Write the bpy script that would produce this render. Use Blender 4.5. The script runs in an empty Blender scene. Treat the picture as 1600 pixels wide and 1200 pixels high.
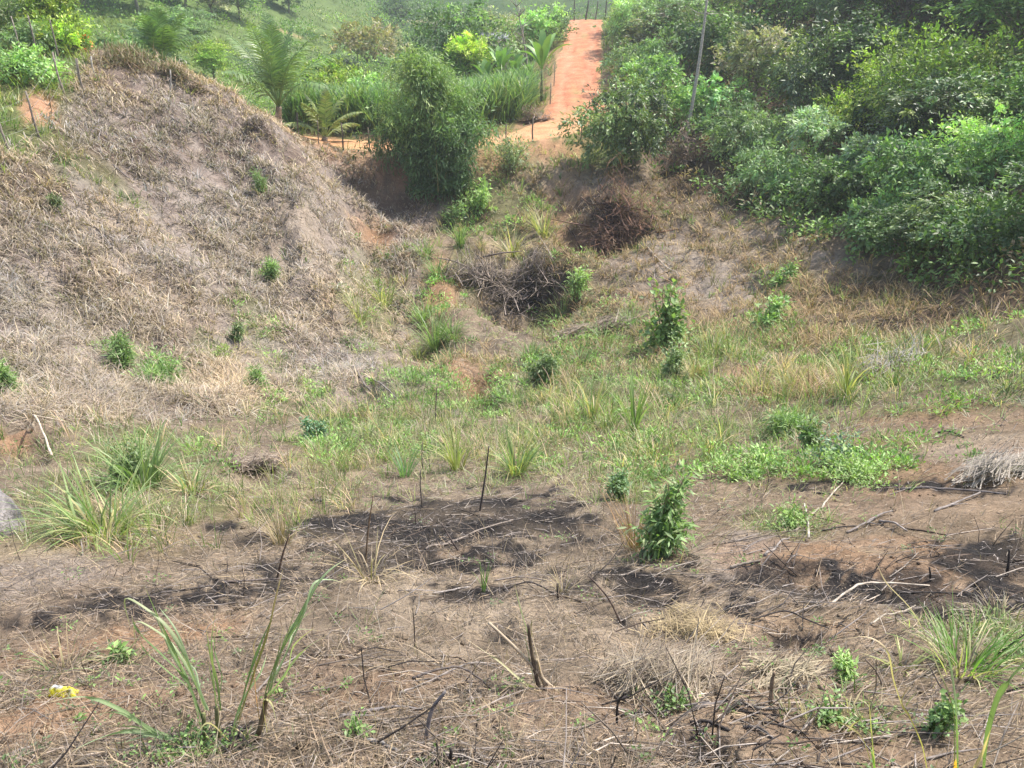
import bpy, math, random
import numpy as np
from mathutils import Vector

# ------------------------------------------------------------------ camera, world, sun, exposure
scene = bpy.context.scene
C = scene.collection
PITCH = math.radians(24.6)
F = 1202.0                                   # focal length in pixels of a 1600 px wide picture
cam_d = bpy.data.cameras.new('camera')
cam_d.sensor_width = 36.0
cam_d.lens = F / 1600 * 36.0
cam_d.clip_start = 0.05
cam_d.clip_end = 5000
cam = bpy.data.objects.new('camera', cam_d)
cam.location = (0, 0, 0)
cam.rotation_euler = (math.pi / 2 - PITCH, 0, 0)
C.objects.link(cam)
scene.camera = cam

SUN_EL, SUN_AZ = math.radians(58), math.radians(64)      # azimuth clockwise from +Y (the view) towards +X
world = bpy.data.worlds.new('World')
scene.world = world
world.use_nodes = True
wn = world.node_tree
wn.nodes.clear()
sky = wn.nodes.new('ShaderNodeTexSky')
sky.sky_type = 'NISHITA'
sky.sun_disc = False
sky.sun_elevation = SUN_EL
sky.sun_rotation = SUN_AZ
sky.air_density = 1.0
sky.dust_density = 2.5
bg = wn.nodes.new('ShaderNodeBackground')
bg.inputs['Strength'].default_value = 0.15
wo = wn.nodes.new('ShaderNodeOutputWorld')
wn.links.new(sky.outputs[0], bg.inputs[0])
wn.links.new(bg.outputs[0], wo.inputs[0])

sun_d = bpy.data.lights.new('sun', 'SUN')
sun_d.energy = 3.5
sun_d.angle = math.radians(0.5)
sun_d.color = (1.0, 0.95, 0.87)
sun = bpy.data.objects.new('sun', sun_d)
to_sun = Vector((math.sin(SUN_AZ) * math.cos(SUN_EL), math.cos(SUN_AZ) * math.cos(SUN_EL), math.sin(SUN_EL)))
sun.rotation_euler = to_sun.to_track_quat('Z', 'Y').to_euler()
sun.location = (20, 0, 60)
C.objects.link(sun)

scene.view_settings.view_transform = 'Standard'
scene.view_settings.look = 'None'
scene.view_settings.gamma = 1.0
scene.view_settings.use_curve_mapping = False
scene.view_settings.exposure = 1.0
scene.render.engine = 'CYCLES'
scene.cycles.max_bounces = 6
scene.cycles.diffuse_bounces = 3
scene.cycles.glossy_bounces = 2
scene.cycles.transmission_bounces = 3
scene.cycles.volume_bounces = 1
scene.cycles.use_denoising = True
try:
    scene.cycles.denoiser = 'OPENIMAGEDENOISE'
except Exception:
    pass

rng = np.random.default_rng(11)
random.seed(11)

# ------------------------------------------------------------------ numbers: rays, noise, terrain
CP, SP = math.cos(PITCH), math.sin(PITCH)


def ray(px, py):
    u, v = (px - 800) / F, (600 - py) / F
    return np.array([u, CP + v * SP, -SP + v * CP])


def at_y(px, py, Y):
    d = ray(px, py)
    return d * (Y / d[1])


def to_px(P):
    P = np.asarray(P, float)
    w = P[..., 1] * CP - P[..., 2] * SP
    v = P[..., 1] * SP + P[..., 2] * CP
    w = np.where(w > 0.05, w, 0.05)
    return 800 + F * P[..., 0] / w, 600 - F * v / w, w


_T = np.random.default_rng(5).random((256, 256))


def vnoise(x, y):
    x = np.asarray(x, float); y = np.asarray(y, float)
    xi = np.floor(x).astype(int); yi = np.floor(y).astype(int)
    fx = x - xi; fy = y - yi
    fx = fx * fx * (3 - 2 * fx); fy = fy * fy * (3 - 2 * fy)
    a = _T[xi & 255, yi & 255]; b = _T[(xi + 1) & 255, yi & 255]
    c = _T[xi & 255, (yi + 1) & 255]; d = _T[(xi + 1) & 255, (yi + 1) & 255]
    return (a + (b - a) * fx) * (1 - fy) + (c + (d - c) * fx) * fy - 0.5


def fbm(x, y, o=4):
    s = 0; a = 1.0
    for k in range(o):
        s = s + a * vnoise(x * 2 ** k + 17.3 * k, y * 2 ** k + 5.1 * k); a *= 0.5
    return s


def sstep(a, b, x):
    t = np.clip((x - a) / (b - a), 0, 1)
    return t * t * (3 - 2 * t)


# terrain control points: (photo x, photo y, metres ahead)
CTRL = [
    # foreground slope
    (0, 1200, 2.2), (400, 1200, 2.2), (800, 1200, 2.2), (1200, 1200, 2.2), (1600, 1200, 2.2),
    (0, 1000, 3.7), (400, 1000, 3.7), (800, 1000, 3.7), (1200, 1000, 3.7), (1600, 1000, 3.6),
    (0, 900, 5.0), (400, 900, 5.0), (800, 900, 5.0), (1200, 900, 4.9), (1600, 900, 4.7),
    (0, 800, 7.0), (300, 800, 7.3), (700, 800, 7.6), (1100, 800, 7.2), (1600, 800, 6.2),
    (0, 720, 9.3), (250, 720, 10.6), (500, 740, 10.4), (800, 740, 10.3), (1150, 720, 9.8), (1600, 700, 8.3),
    # valley floor
    (600, 670, 14.6), (800, 660, 15.2), (1000, 640, 15.0), (1200, 620, 14.4), (1400, 600, 12.6), (1600, 575, 11.6),
    (600, 600, 20.5), (720, 600, 21.0), (850, 600, 20.3), (1000, 580, 19.6), (1200, 560, 19.0), (1400, 555, 16.5),
    (700, 520, 27.0), (850, 530, 26.5), (1000, 520, 25), (1150, 510, 24.5), (1300, 525, 21.0), (1450, 530, 18.0), (1600, 525, 15.5),
    # mound on the left
    (0, 650, 12.3), (0, 600, 14.6), (0, 500, 18.2), (0, 400, 21.4), (0, 300, 24.2), (0, 240, 26.5),
    (0, 180, 29.5), (0, 110, 36), (0, 50, 46), (0, 5, 62),
    (60, 215, 28), (100, 150, 33), (150, 112, 37.5), (250, 92, 41), (330, 130, 42), (400, 185, 42.5),
    (250, 200, 34.5), (250, 300, 29.8), (250, 400, 25.6), (250, 500, 21.6), (250, 600, 17.2), (250, 660, 14.0),
    (400, 300, 34), (450, 400, 30.2), (450, 500, 25.6), (450, 600, 20), (450, 670, 15),
    (500, 300, 38), (560, 400, 33.5), (600, 500, 28.5),
    # bank under the road, head of the gully
    (520, 245, 44), (600, 262, 44), (600, 320, 41), (690, 255, 45), (700, 330, 41.5), (700, 420, 34.5),
    (790, 300, 43), (800, 400, 36), (830, 470, 30.8), (760, 455, 31.5), (880, 380, 37.5), (930, 300, 43), (960, 400, 35.2),
    # road
    (450, 214, 46), (520, 222, 47), (600, 228, 47), (680, 228, 47.3), (750, 222, 48), (820, 213, 49.5), (880, 198, 52), (900, 178, 55.5),
    (898, 150, 61), (900, 120, 69), (905, 90, 78), (910, 60, 89), (914, 32, 101),
    # bank under the trees, forest slope
    (1050, 300, 42.5), (1100, 350, 38), (1000, 340, 40), (1100, 430, 31.8), (1200, 380, 34), (1200, 470, 27), (1320, 420, 28.5), (1450, 450, 24),
    (1600, 470, 19.5), (1600, 420, 22), (1600, 300, 28.5), (1450, 330, 31), (1300, 300, 39), (1150, 250, 46), (1080, 200, 51),
    (1600, 150, 38), (1450, 170, 44), (1300, 180, 49), (1150, 150, 58), (1050, 120, 66),
    (1600, 0, 52), (1450, 0, 60), (1300, 20, 69), (1150, 30, 78), (1020, 40, 88),
]
FREE = [
    # behind the mound and beyond the road
    (-20, 52, -5.5), (-26, 56, -5.6), (-14, 56, -6.0), (-32, 56, -2.2), (-22, 70, -6.5), (-8, 58, -6.2), (-3, 66, -6.0), (2.0, 62, -5.6), (-12, 85, -6.5), (-2, 88, -3.6), (3.5, 84, -1.8),
    (-40, 62, -1.0), (-38, 80, -2.0), (-52, 70, 3.0), (-60, 95, 7), (-45, 110, 4), (-30, 110, -2.5), (-14, 115, -5), (0, 112, -2.0),
    (5, 125, -1.0), (18, 125, 3.0),
    (-75, 150, 22), (-55, 160, 17), (-40, 170, 8), (-20, 180, -3), (0, 180, -6), (20, 180, -2), (50, 150, 18),
    (-110, 240, 60), (-60, 260, 46), (-20, 280, 30), (20, 300, 16), (60, 300, 30), (100, 220, 45),
    (-160, 420, 110), (-60, 430, 90), (10, 450, 52), (70, 480, 48), (200, 400, 90),
    (-300, 900, 200), (0, 900, 140), (100, 900, 130), (400, 900, 200),
    # off to the sides and behind the photographer
    (-14, 10, -4.5), (14, 10, -4.0), (-24, 14, -4.2), (24, 14, -4.0), (40, 30, 2), (-45, 34, 1),
    (-8, 0, -1.9), (8, 0, -1.8), (-30, 0, -2), (30, 0, -1), (0, -1.5, -1.0), (-4, -4, 0.2), (4, -4, 0.2), (0, -12, 4.5), (-20, -20, 7), (20, -20, 7), (0, -60, 20),
    (-100, 0, 12), (100, 0, 15), (-120, -120, 30), (120, -120, 30), (0, -400, 60), (-400, 0, 60), (400, 0, 70), (-500, -500, 80), (500, -500, 80),
    (0, 0.5, -1.85), (0, 1.2, -2.25), (0.0, -0.4, -1.5),
]
cp = np.array([at_y(*c) for c in CTRL] + [np.array(f, float) for f in FREE])


def warp(x, y):
    r = np.hypot(x, y)
    return np.stack([np.arctan2(x, y) * 1.25, np.log(np.maximum(r, 0.3)) * 1.0], -1)


W0 = warp(cp[:, 0], cp[:, 1])


def _phi(a, b):
    d2 = ((a[:, None, :] - b[None, :, :]) ** 2).sum(-1)
    return np.where(d2 > 1e-12, 0.5 * d2 * np.log(np.maximum(d2, 1e-12)), 0)


_n = len(W0)
_wt = 0.004
_K = np.zeros((_n + 3, _n + 3))
_K[:_n, :_n] = _phi(W0, W0) + np.eye(_n) * _wt
_K[:_n, _n] = 1; _K[:_n, _n + 1:] = W0
_K[_n, :_n] = 1; _K[_n + 1:, :_n] = W0.T
# solve for depression-like quantity z / r^0.8 so near and far points weigh alike
_rr = np.hypot(cp[:, 0], cp[:, 1])
_sol = np.linalg.solve(_K, np.concatenate([cp[:, 2] / np.maximum(_rr, 0.3) ** 0.8, [0, 0, 0]]))


def z_base(x, y):
    x = np.atleast_1d(np.asarray(x, float)); y = np.atleast_1d(np.asarray(y, float))
    out = np.empty(x.shape)
    fx, fy, fo = x.ravel(), y.ravel(), out.ravel()
    for s in range(0, fx.size, 20000):
        w = warp(fx[s:s + 20000], fy[s:s + 20000])
        r = np.maximum(np.hypot(fx[s:s + 20000], fy[s:s + 20000]), 0.3)
        fo[s:s + 20000] = (_phi(w, W0) @ _sol[:_n] + _sol[_n] + w @ _sol[_n + 1:]) * r ** 0.8
    return fo.reshape(x.shape)


# polar grid, fine ahead of the photographer, coarse behind
TH = np.concatenate([np.linspace(-math.pi, -1.0, 50)[:-1], np.linspace(-1.0, 1.0, 470), np.linspace(1.0, math.pi, 50)[1:]])
LR = np.linspace(math.log(0.35), math.log(640), 420)
GT, GL = np.meshgrid(TH, LR, indexing='ij')
GR = np.exp(GL)
GX, GY = GR * np.sin(GT), GR * np.cos(GT)
GZ = z_base(GX, GY)
# lumps of the hand-worked ground, ridges on the mound, rough hills
road_damp = np.ones_like(GZ)
amp = 0.02 + 0.012 * np.minimum(GR, 40)
_rough = fbm(GX * 0.45, GY * 0.45, 4) * amp * 0.75 + fbm(GX * 2.1, GY * 2.1, 4) * (0.045 + 0.05 * sstep(8, 20, GR)) + fbm(GX * 7, GY * 7, 3) * 0.022 * sstep(60, 20, GR)
_rough += (fbm(GX * 0.55 + 4, GY * 0.55, 3) * 0.5 + np.abs(fbm(GX * 0.9, GY * 0.9 + 31, 3)) * -0.35) * sstep(13, 22, GR) * sstep(60, 46, GR)
_rough += fbm(GX * 5.0 + 3, GY * 5.0, 3) * 0.045 * sstep(14, 6, GR)
_rough += fbm(GX * 0.035, GY * 0.035, 4) * 7.0 * sstep(90, 220, GR)
_c = 45 + 0.25 * (GZ - 45)
GZ = np.where(GZ > 45, _c, GZ)          # the hills level off
GRID_SMOOTH = GZ.copy()

ROAD = [(380, 210, 46), (450, 214, 46), (520, 222, 47), (600, 228, 47), (680, 228, 47.3), (750, 222, 48), (820, 213, 49.5), (872, 200, 52), (900, 178, 55.5),
        (900, 150, 61), (902, 120, 69), (906, 90, 78), (911, 60, 89), (915, 32, 101), (917, 24, 108)]
ROADP = np.array([at_y(*r)[:2] for r in ROAD])
ROADW = np.array([3.0, 3.1, 3.2, 3.2, 3.2, 3.2, 3.6, 4.8, 5.0, 4.0, 4.2, 4.4, 4.4, 4.4, 4.4])


def catmull(P, n):
    P = np.asarray(P, float)
    Q = np.vstack([2 * P[0] - P[1], P, 2 * P[-1] - P[-2]])
    out = []
    for i in range(1, len(Q) - 2):
        for t in np.linspace(0, 1, n, endpoint=False):
            a, b, c, d = Q[i - 1], Q[i], Q[i + 1], Q[i + 2]
            out.append(0.5 * (2 * b + (c - a) * t + (2 * a - 5 * b + 4 * c - d) * t * t + (3 * b - a - 3 * c + d) * t ** 3))
    out.append(P[-1])
    return np.array(out)


ROADC = catmull(ROADP, 14)
ROADCW = np.interp(np.linspace(0, len(ROADP) - 1, len(ROADC)), np.arange(len(ROADP)), ROADW)


def polydist(x, y, poly):
    d = np.full(np.shape(x), 1e9); k = np.zeros(np.shape(x), int)
    for i, p in enumerate(poly):
        q = np.hypot(x - p[0], y - p[1])
        m = q < d
        d = np.where(m, q, d); k = np.where(m, i, k)
    return d, k


_near = (GR > 35) & (GR < 125) & (np.abs(GT) < 0.6)
_rd = np.full(GZ.shape, 1e3); _rk = np.zeros(GZ.shape, int)
_rd[_near], _rk[_near] = polydist(GX[_near], GY[_near], ROADC)
ROADZ = z_base(ROADC[:, 0], ROADC[:, 1])
_rw = sstep(3.8, 2.0, _rd)
GZ = GZ + _rough * (1 - 0.93 * _rw)
GZ = GZ * (1 - _rw) + (ROADZ[_rk] + 0.1 * (_rd < 0)) * _rw


def gz(x, y):
    """height of the ground mesh at x, y"""
    x = np.asarray(x, float); y = np.asarray(y, float)
    th = np.arctan2(x, y); lr = np.log(np.maximum(np.hypot(x, y), 0.351))
    i = np.clip(np.searchsorted(TH, th) - 1, 0, len(TH) - 2)
    j = np.clip(((lr - LR[0]) / (LR[1] - LR[0])).astype(int), 0, len(LR) - 2)
    a = np.clip((th - TH[i]) / (TH[i + 1] - TH[i]), 0, 1); b = np.clip((lr - LR[j]) / (LR[1] - LR[0]), 0, 1)
    return (GZ[i, j] * (1 - a) + GZ[i + 1, j] * a) * (1 - b) + (GZ[i, j + 1] * (1 - a) + GZ[i + 1, j + 1] * a) * b


def at(px, py, ymax=400.0):
    """the point of the ground seen at photo pixel px, py"""
    d = ray(px, py)
    t = np.exp(np.linspace(math.log(0.8), math.log(ymax), 1600)) / d[1]
    P = d[None, :] * t[:, None]
    below = P[:, 2] < gz(P[:, 0], P[:, 1])
    k = int(np.argmax(below)) if below.any() else len(t) - 1
    lo, hi = t[max(k - 1, 0)], t[k]
    for _ in range(14):
        m = 0.5 * (lo + hi); p = d * m
        if p[2] < gz(p[0], p[1]): hi = m
        else: lo = m
    p = d * hi
    return np.array([p[0], p[1], float(gz(p[0], p[1]))])


def normal(x, y, e=0.12):
    zx = (gz(x + e, y) - gz(x - e, y)) / (2 * e); zy = (gz(x, y + e) - gz(x, y - e)) / (2 * e)
    n = np.stack([-zx, -zy, np.ones_like(zx)], -1)
    return n / np.linalg.norm(n, axis=-1, keepdims=True)


# ------------------------------------------------------------------ mesh helpers
def lin(c, g=None):
    return np.array(c, float)


class Geo:
    """collects triangles with a colour per vertex; build() links them as ONE mesh object"""
    def __init__(self):
        self.V, self.F, self.K, self.n = [], [], [], 0

    def add(self, V, Fc, col):
        V = np.asarray(V, float).reshape(-1, 3); Fc = np.asarray(Fc, int).reshape(-1, 3)
        col = np.asarray(col, float)
        if col.ndim == 1: col = np.tile(col[:3], (len(V), 1))
        self.V.append(V); self.F.append(Fc + self.n); self.K.append(col[:, :3]); self.n += len(V)
        return self

    def mesh(self, name, mat, smooth=False, origin=None):
        V = np.vstack(self.V).astype(np.float32); Fc = np.vstack(self.F).astype(np.int32); K = np.vstack(self.K)
        if origin is not None: V = V - np.asarray(origin, np.float32)
        me = bpy.data.meshes.new(name)
        me.vertices.add(len(V)); me.vertices.foreach_set('co', V.ravel())
        me.loops.add(Fc.size); me.loops.foreach_set('vertex_index', Fc.ravel())
        me.polygons.add(len(Fc))
        me.polygons.foreach_set('loop_start', np.arange(0, Fc.size, 3, dtype=np.int32))
        if smooth: me.polygons.foreach_set('use_smooth', np.ones(len(Fc), bool))
        a = me.attributes.new('col', 'FLOAT_COLOR', 'POINT')
        a.data.foreach_set('color', np.hstack([K, np.ones((len(K), 1))]).astype(np.float32).ravel())
        me.update(calc_edges=True)
        me.materials.append(mat)
        return me

    def build(self, name, mat, parent=None, smooth=False, loc=None):
        o = bpy.data.objects.new(name, self.mesh(name, mat, smooth, loc if parent is None else None))
        C.objects.link(o)
        if parent is not None: o.parent = parent
        elif loc is not None: o.location = tuple(float(q) for q in loc)
        return o


def tag(o, label=None, cat=None, group=None, kind=None):
    if label: o['label'] = label
    if cat: o['category'] = cat
    if group: o['group'] = group
    if kind: o['kind'] = kind
    return o


def thing(name, label, cat, loc, group=None, rz=0.0, scale=1.0):
    o = bpy.data.objects.new(name, None)
    o.empty_display_size = 0.2
    C.objects.link(o)
    o.location = tuple(float(q) for q in loc)
    o.rotation_euler = (0, 0, rz)
    o.scale = (scale,) * 3 if np.isscalar(scale) else tuple(scale)
    return tag(o, label, cat, group)


def kids(o):
    return [c for c in bpy.data.objects if c.parent == o]


def copy_tree(o, parent=None, _ch=None):
    c = o.copy(); C.objects.link(c)
    if parent is not None: c.parent = parent
    for ch in list(o.children): copy_tree(ch, c)
    return c


def jit(col, n, s=0.12, hue=0.05, g=None):
    """n colours scattered round col"""
    g = g or rng
    col = np.asarray(col, float)
    m = 1 + g.normal(0, s, (n, 1))
    h = 1 + g.normal(0, hue, (n, 3))
    return np.clip(col * np.clip(m, 0.35, 1.9) * h, 0.004, 0.95)


def blades(P, az, lean, length, width, bend, col, S=3, tip=None, twist=None, base_w=0.75):
    """curved ribbons (grass, straw, cane leaves); every argument per blade"""
    P = np.asarray(P, float); n = len(P)
    bc = lambda a: np.broadcast_to(np.asarray(a, float), (n,)).astype(float)
    az, lean, length, width, bend = map(bc, (az, lean, length, width, bend))
    twist = rng.uniform(-0.6, 0.6, n) if twist is None else bc(twist)
    col = np.broadcast_to(np.asarray(col, float), (n, 3))
    tip = col if tip is None else np.broadcast_to(np.asarray(tip, float), (n, 3))
    h = np.stack([np.sin(az), np.cos(az), np.zeros(n)], -1)
    s = np.stack([np.cos(az + twist), -np.sin(az + twist), np.zeros(n)], -1)
    pos = P.copy(); V = np.empty((n, 2 * S + 1, 3)); K = np.empty((n, 2 * S + 1, 3))
    for k in range(S):
        t = k / S
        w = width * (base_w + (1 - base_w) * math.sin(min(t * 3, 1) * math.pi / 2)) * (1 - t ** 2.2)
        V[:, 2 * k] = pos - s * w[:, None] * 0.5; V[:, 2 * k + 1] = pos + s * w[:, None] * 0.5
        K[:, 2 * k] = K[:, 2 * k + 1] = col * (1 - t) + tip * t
        a = lean + bend * (k + 0.5) / S
        pos = pos + (h * np.sin(a)[:, None] + np.array([0, 0, 1.0]) * np.cos(a)[:, None]) * (length / S)[:, None]
    V[:, 2 * S] = pos; K[:, 2 * S] = tip
    fs = []
    for k in range(S - 1):
        fs += [(2 * k, 2 * k + 1, 2 * k + 3), (2 * k, 2 * k + 3, 2 * k + 2)]
    fs.append((2 * S - 2, 2 * S - 1, 2 * S))
    fs = np.array(fs)
    Fc = fs[None] + (np.arange(n) * (2 * S + 1))[:, None, None]
    return V.reshape(-1, 3), Fc.reshape(-1, 3), K.reshape(-1, 3)


def leaves(P, D, N, L, W, col, fold=0.25, mid=0.5):
    """folded four-point leaves: P base, D direction, N facing"""
    P = np.asarray(P, float); n = len(P)
    D = D / np.maximum(np.linalg.norm(D, axis=1, keepdims=True), 1e-9)
    S = np.cross(D, N); S /= np.maximum(np.linalg.norm(S, axis=1, keepdims=True), 1e-9)
    U = np.cross(S, D)
    L = np.broadcast_to(np.asarray(L, float), (n,))[:, None]; W = np.broadcast_to(np.asarray(W, float), (n,))[:, None]
    V = np.empty((n, 4, 3))
    V[:, 0] = P; V[:, 2] = P + D * L
    m = P + D * L * mid + U * W * fold
    V[:, 1] = m - S * W * 0.5; V[:, 3] = m + S * W * 0.5
    Fc = np.array([(0, 1, 2), (0, 2, 3)])[None] + (np.arange(n) * 4)[:, None, None]
    K = np.repeat(np.broadcast_to(col, (n, 3))[:, None], 4, 1)
    return V.reshape(-1, 3), Fc.reshape(-1, 3), K.reshape(-1, 3)


def tube(pts, rad, col, sides=6, cap=True):
    pts = np.asarray(pts, float); n = len(pts)
    rad = np.broadcast_to(np.asarray(rad, float), (n,))
    T = np.gradient(pts, axis=0); T /= np.maximum(np.linalg.norm(T, axis=1, keepdims=True), 1e-9)
    ref = np.array([0.31, 0.17, 0.93]) if abs(T[0, 2]) < 0.9 else np.array([0.93, 0.31, 0.17])
    A = np.cross(T, ref); A /= np.maximum(np.linalg.norm(A, axis=1, keepdims=True), 1e-9)
    B = np.cross(T, A)
    a = np.linspace(0, 2 * math.pi, sides, endpoint=False)
    V = pts[:, None] + (A[:, None] * np.cos(a)[None, :, None] + B[:, None] * np.sin(a)[None, :, None]) * rad[:, None, None]
    Fc = []
    for i in range(n - 1):
        for j in range(sides):
            p, q = i * sides + j, i * sides + (j + 1) % sides
            Fc += [(p, q, q + sides), (p, q + sides, p + sides)]
    V = V.reshape(-1, 3)
    if cap:
        V = np.vstack([V, pts[:1], pts[-1:]])
        for j in range(sides):
            Fc.append((n * sides, (j + 1) % sides, j))
            Fc.append((n * sides + 1, (n - 1) * sides + j, (n - 1) * sides + (j + 1) % sides))
    col = np.asarray(col, float)
    return V, np.array(Fc), (np.tile(col, (len(V), 1)) if col.ndim == 1 else col)


# ------------------------------------------------------------------ materials
def new_mat(name):
    m = bpy.data.materials.new(name); m.use_nodes = True
    nt = m.node_tree; nt.nodes.clear()
    out = nt.nodes.new('ShaderNodeOutputMaterial')
    return m, nt, out


def attr_mat(name, rough=0.6, spec=0.3, trans=0.0, scale=9.0, vary=0.35, bump=0.0, tsat=1.0, gain=1.0, own=0.0):
    """colour from the mesh attribute, broken up by noise, with some light let through (leaves)"""
    m, nt, out = new_mat(name)
    N = nt.nodes.new; Lk = nt.links.new
    a = N('ShaderNodeAttribute'); a.attribute_name = 'col'
    tc = N('ShaderNodeNewGeometry')
    no = N('ShaderNodeTexNoise'); no.inputs['Scale'].default_value = scale; no.inputs['Detail'].default_value = 3
    Lk(tc.outputs['Position'], no.inputs['Vector'])
    mr = N('ShaderNodeMapRange'); mr.inputs['From Min'].default_value = 0.3; mr.inputs['From Max'].default_value = 0.7
    mr.inputs['To Min'].default_value = gain * (1 - vary); mr.inputs['To Max'].default_value = gain * (1 + vary)
    Lk(no.outputs['Fac'], mr.inputs['Value'])
    mx = N('ShaderNodeVectorMath'); mx.operation = 'SCALE'
    Lk(a.outputs['Color'], mx.inputs[0])
    sc_ = mr.outputs[0]
    if own:                                   # every plant a little lighter or darker than its neighbour
        oi = N('ShaderNodeObjectInfo'); o1 = N('ShaderNodeMapRange'); o1.inputs['To Min'].default_value = 1 - own; o1.inputs['To Max'].default_value = 1 + own
        Lk(oi.outputs['Random'], o1.inputs['Value']); mu = N('ShaderNodeMath'); mu.operation = 'MULTIPLY'
        Lk(o1.outputs[0], mu.inputs[0]); Lk(sc_, mu.inputs[1]); sc_ = mu.outputs[0]
    Lk(sc_, mx.inputs['Scale'])
    p = N('ShaderNodeBsdfPrincipled')
    p.inputs['Roughness'].default_value = rough; p.inputs['Specular IOR Level'].default_value = spec
    Lk(mx.outputs[0], p.inputs['Base Color'])
    if bump:
        b = N('ShaderNodeBump'); b.inputs['Strength'].default_value = bump; b.inputs['Distance'].default_value = 0.02
        Lk(no.outputs['Fac'], b.inputs['Height']); Lk(b.outputs[0], p.inputs['Normal'])
    sh = p.outputs[0]
    if trans:
        t = N('ShaderNodeBsdfTranslucent')
        tv = N('ShaderNodeVectorMath'); tv.operation = 'MULTIPLY'; tv.inputs[1].default_value = (1.05 * tsat, 1.25 * tsat, 0.5)
        Lk(mx.outputs[0], tv.inputs[0]); Lk(tv.outputs[0], t.inputs['Color'])
        ms = N('ShaderNodeMixShader'); ms.inputs[0].default_value = trans
        Lk(p.outputs[0], ms.inputs[1]); Lk(t.outputs[0], ms.inputs[2]); sh = ms.outputs[0]
    Lk(sh, out.inputs['Surface'])
    return m


M_LEAF = attr_mat('leaf', 0.5, 0.5, 0.33, 1.3, 0.25, gain=2.3, own=0.22)
M_GLOSSLEAF = attr_mat('glossy_leaf', 0.42, 0.55, 0.25, 1.3, 0.2, gain=1.7, own=0.1)
M_GRASS = attr_mat('grass_blade', 0.45, 0.4, 0.4, 3.0, 0.22, gain=1.5)
M_STRAW = attr_mat('straw', 0.7, 0.2, 0.18, 5.0, 0.25)
M_WOOD = attr_mat('weathered_wood', 0.85, 0.15, 0, 14.0, 0.4, 0.5)
M_CHAR = attr_mat('charred_wood', 0.75, 0.25, 0, 22.0, 0.5, 0.5)


def soil_mat(name, s1, bump, speck):
    m, nt, out = new_mat(name)
    N = nt.nodes.new; Lk = nt.links.new
    a = N('ShaderNodeAttribute'); a.attribute_name = 'col'
    ge = N('ShaderNodeNewGeometry')

    def noise(sc, det, rough=0.6):
        n = N('ShaderNodeTexNoise'); n.inputs['Scale'].default_value = sc; n.inputs['Detail'].default_value = det; n.inputs['Roughness'].default_value = rough
        Lk(ge.outputs['Position'], n.inputs['Vector']); return n.outputs['Fac']

    def rng_(v, a0, a1, b0, b1):
        r = N('ShaderNodeMapRange'); r.inputs['From Min'].default_value = a0; r.inputs['From Max'].default_value = a1
        r.inputs['To Min'].default_value = b0; r.inputs['To Max'].default_value = b1
        Lk(v, r.inputs['Value']); return r.outputs[0]

    def mul(v, f):
        x = N('ShaderNodeVectorMath'); x.operation = 'SCALE'; Lk(v, x.inputs[0]); Lk(f, x.inputs['Scale']); return x.outputs[0]
    n1, n2, n3 = noise(s1, 5), noise(s1 * 6, 5, 0.7), noise(s1 * 30, 4, 0.7)
    v = mul(a.outputs['Color'], rng_(n1, 0.3, 0.7, 0.78, 1.2))
    v = mul(v, rng_(n2, 0.3, 0.7, 0.72, 1.28))
    v = mul(v, rng_(n3, 0.3, 0.7, 0.75, 1.25))
    # small pale crumbs of dry stalk and stone
    vo = N('ShaderNodeTexVoronoi'); vo.inputs['Scale'].default_value = s1 * 22; vo.inputs['Randomness'].default_value = 1
    Lk(ge.outputs['Position'], vo.inputs['Vector'])
    cr = rng_(vo.outputs['Distance'], 0.16, 0.24, speck, 0.0)
    mm = N('ShaderNodeMath'); mm.operation = 'MULTIPLY'; Lk(cr, mm.inputs[0]); Lk(rng_(n1, 0.45, 0.6, 0, 1), mm.inputs[1])
    mi = N('ShaderNodeMix'); mi.data_type = 'RGBA'
    Lk(mm.outputs[0], mi.inputs['Factor']); Lk(v, mi.inputs['A']); mi.inputs['B'].default_value = (0.34, 0.27, 0.19, 1)
    p = N('ShaderNodeBsdfPrincipled'); p.inputs['Roughness'].default_value = 0.95; p.inputs['Specular IOR Level'].default_value = 0.1
    Lk(mi.outputs['Result'], p.inputs['Base Color'])
    h = N('ShaderNodeMath'); h.operation = 'ADD'; Lk(n2, h.inputs[0])
    h2 = N('ShaderNodeMath'); h2.operation = 'MULTIPLY'; h2.inputs[1].default_value = 0.35; Lk(n3, h2.inputs[0]); Lk(h2.outputs[0], h.inputs[1])
    b = N('ShaderNodeBump'); b.inputs['Strength'].default_value = bump; b.inputs['Distance'].default_value = 0.06
    Lk(h.outputs[0], b.inputs['Height']); Lk(b.outputs[0], p.inputs['Normal'])
    Lk(p.outputs[0], out.inputs['Surface'])
    return m


M_SOIL = soil_mat('soil', 1.6, 0.9, 0.55)
M_HILL = soil_mat('hill_ground', 0.25, 0.6, 0.0)
M_ROAD = soil_mat('red_road_dirt', 1.1, 0.7, 0.12)

# ------------------------------------------------------------------ patches of soil, growth and painted shade, each an ellipse on the ground
def patch(px, py, rx, ry):
    c = at(px, py); a_, b_ = at(px, py - ry), at(px, py + ry)
    dist = float(np.linalg.norm(c))
    hd = max(0.5 * float(np.hypot(*(a_ - b_)[:2])), 0.02)
    a = rx * dist / F
    hd = min(hd, 5 * a + 0.5)
    v = c[:2] / np.hypot(*c[:2])
    return c[:2], v, a, hd


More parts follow.
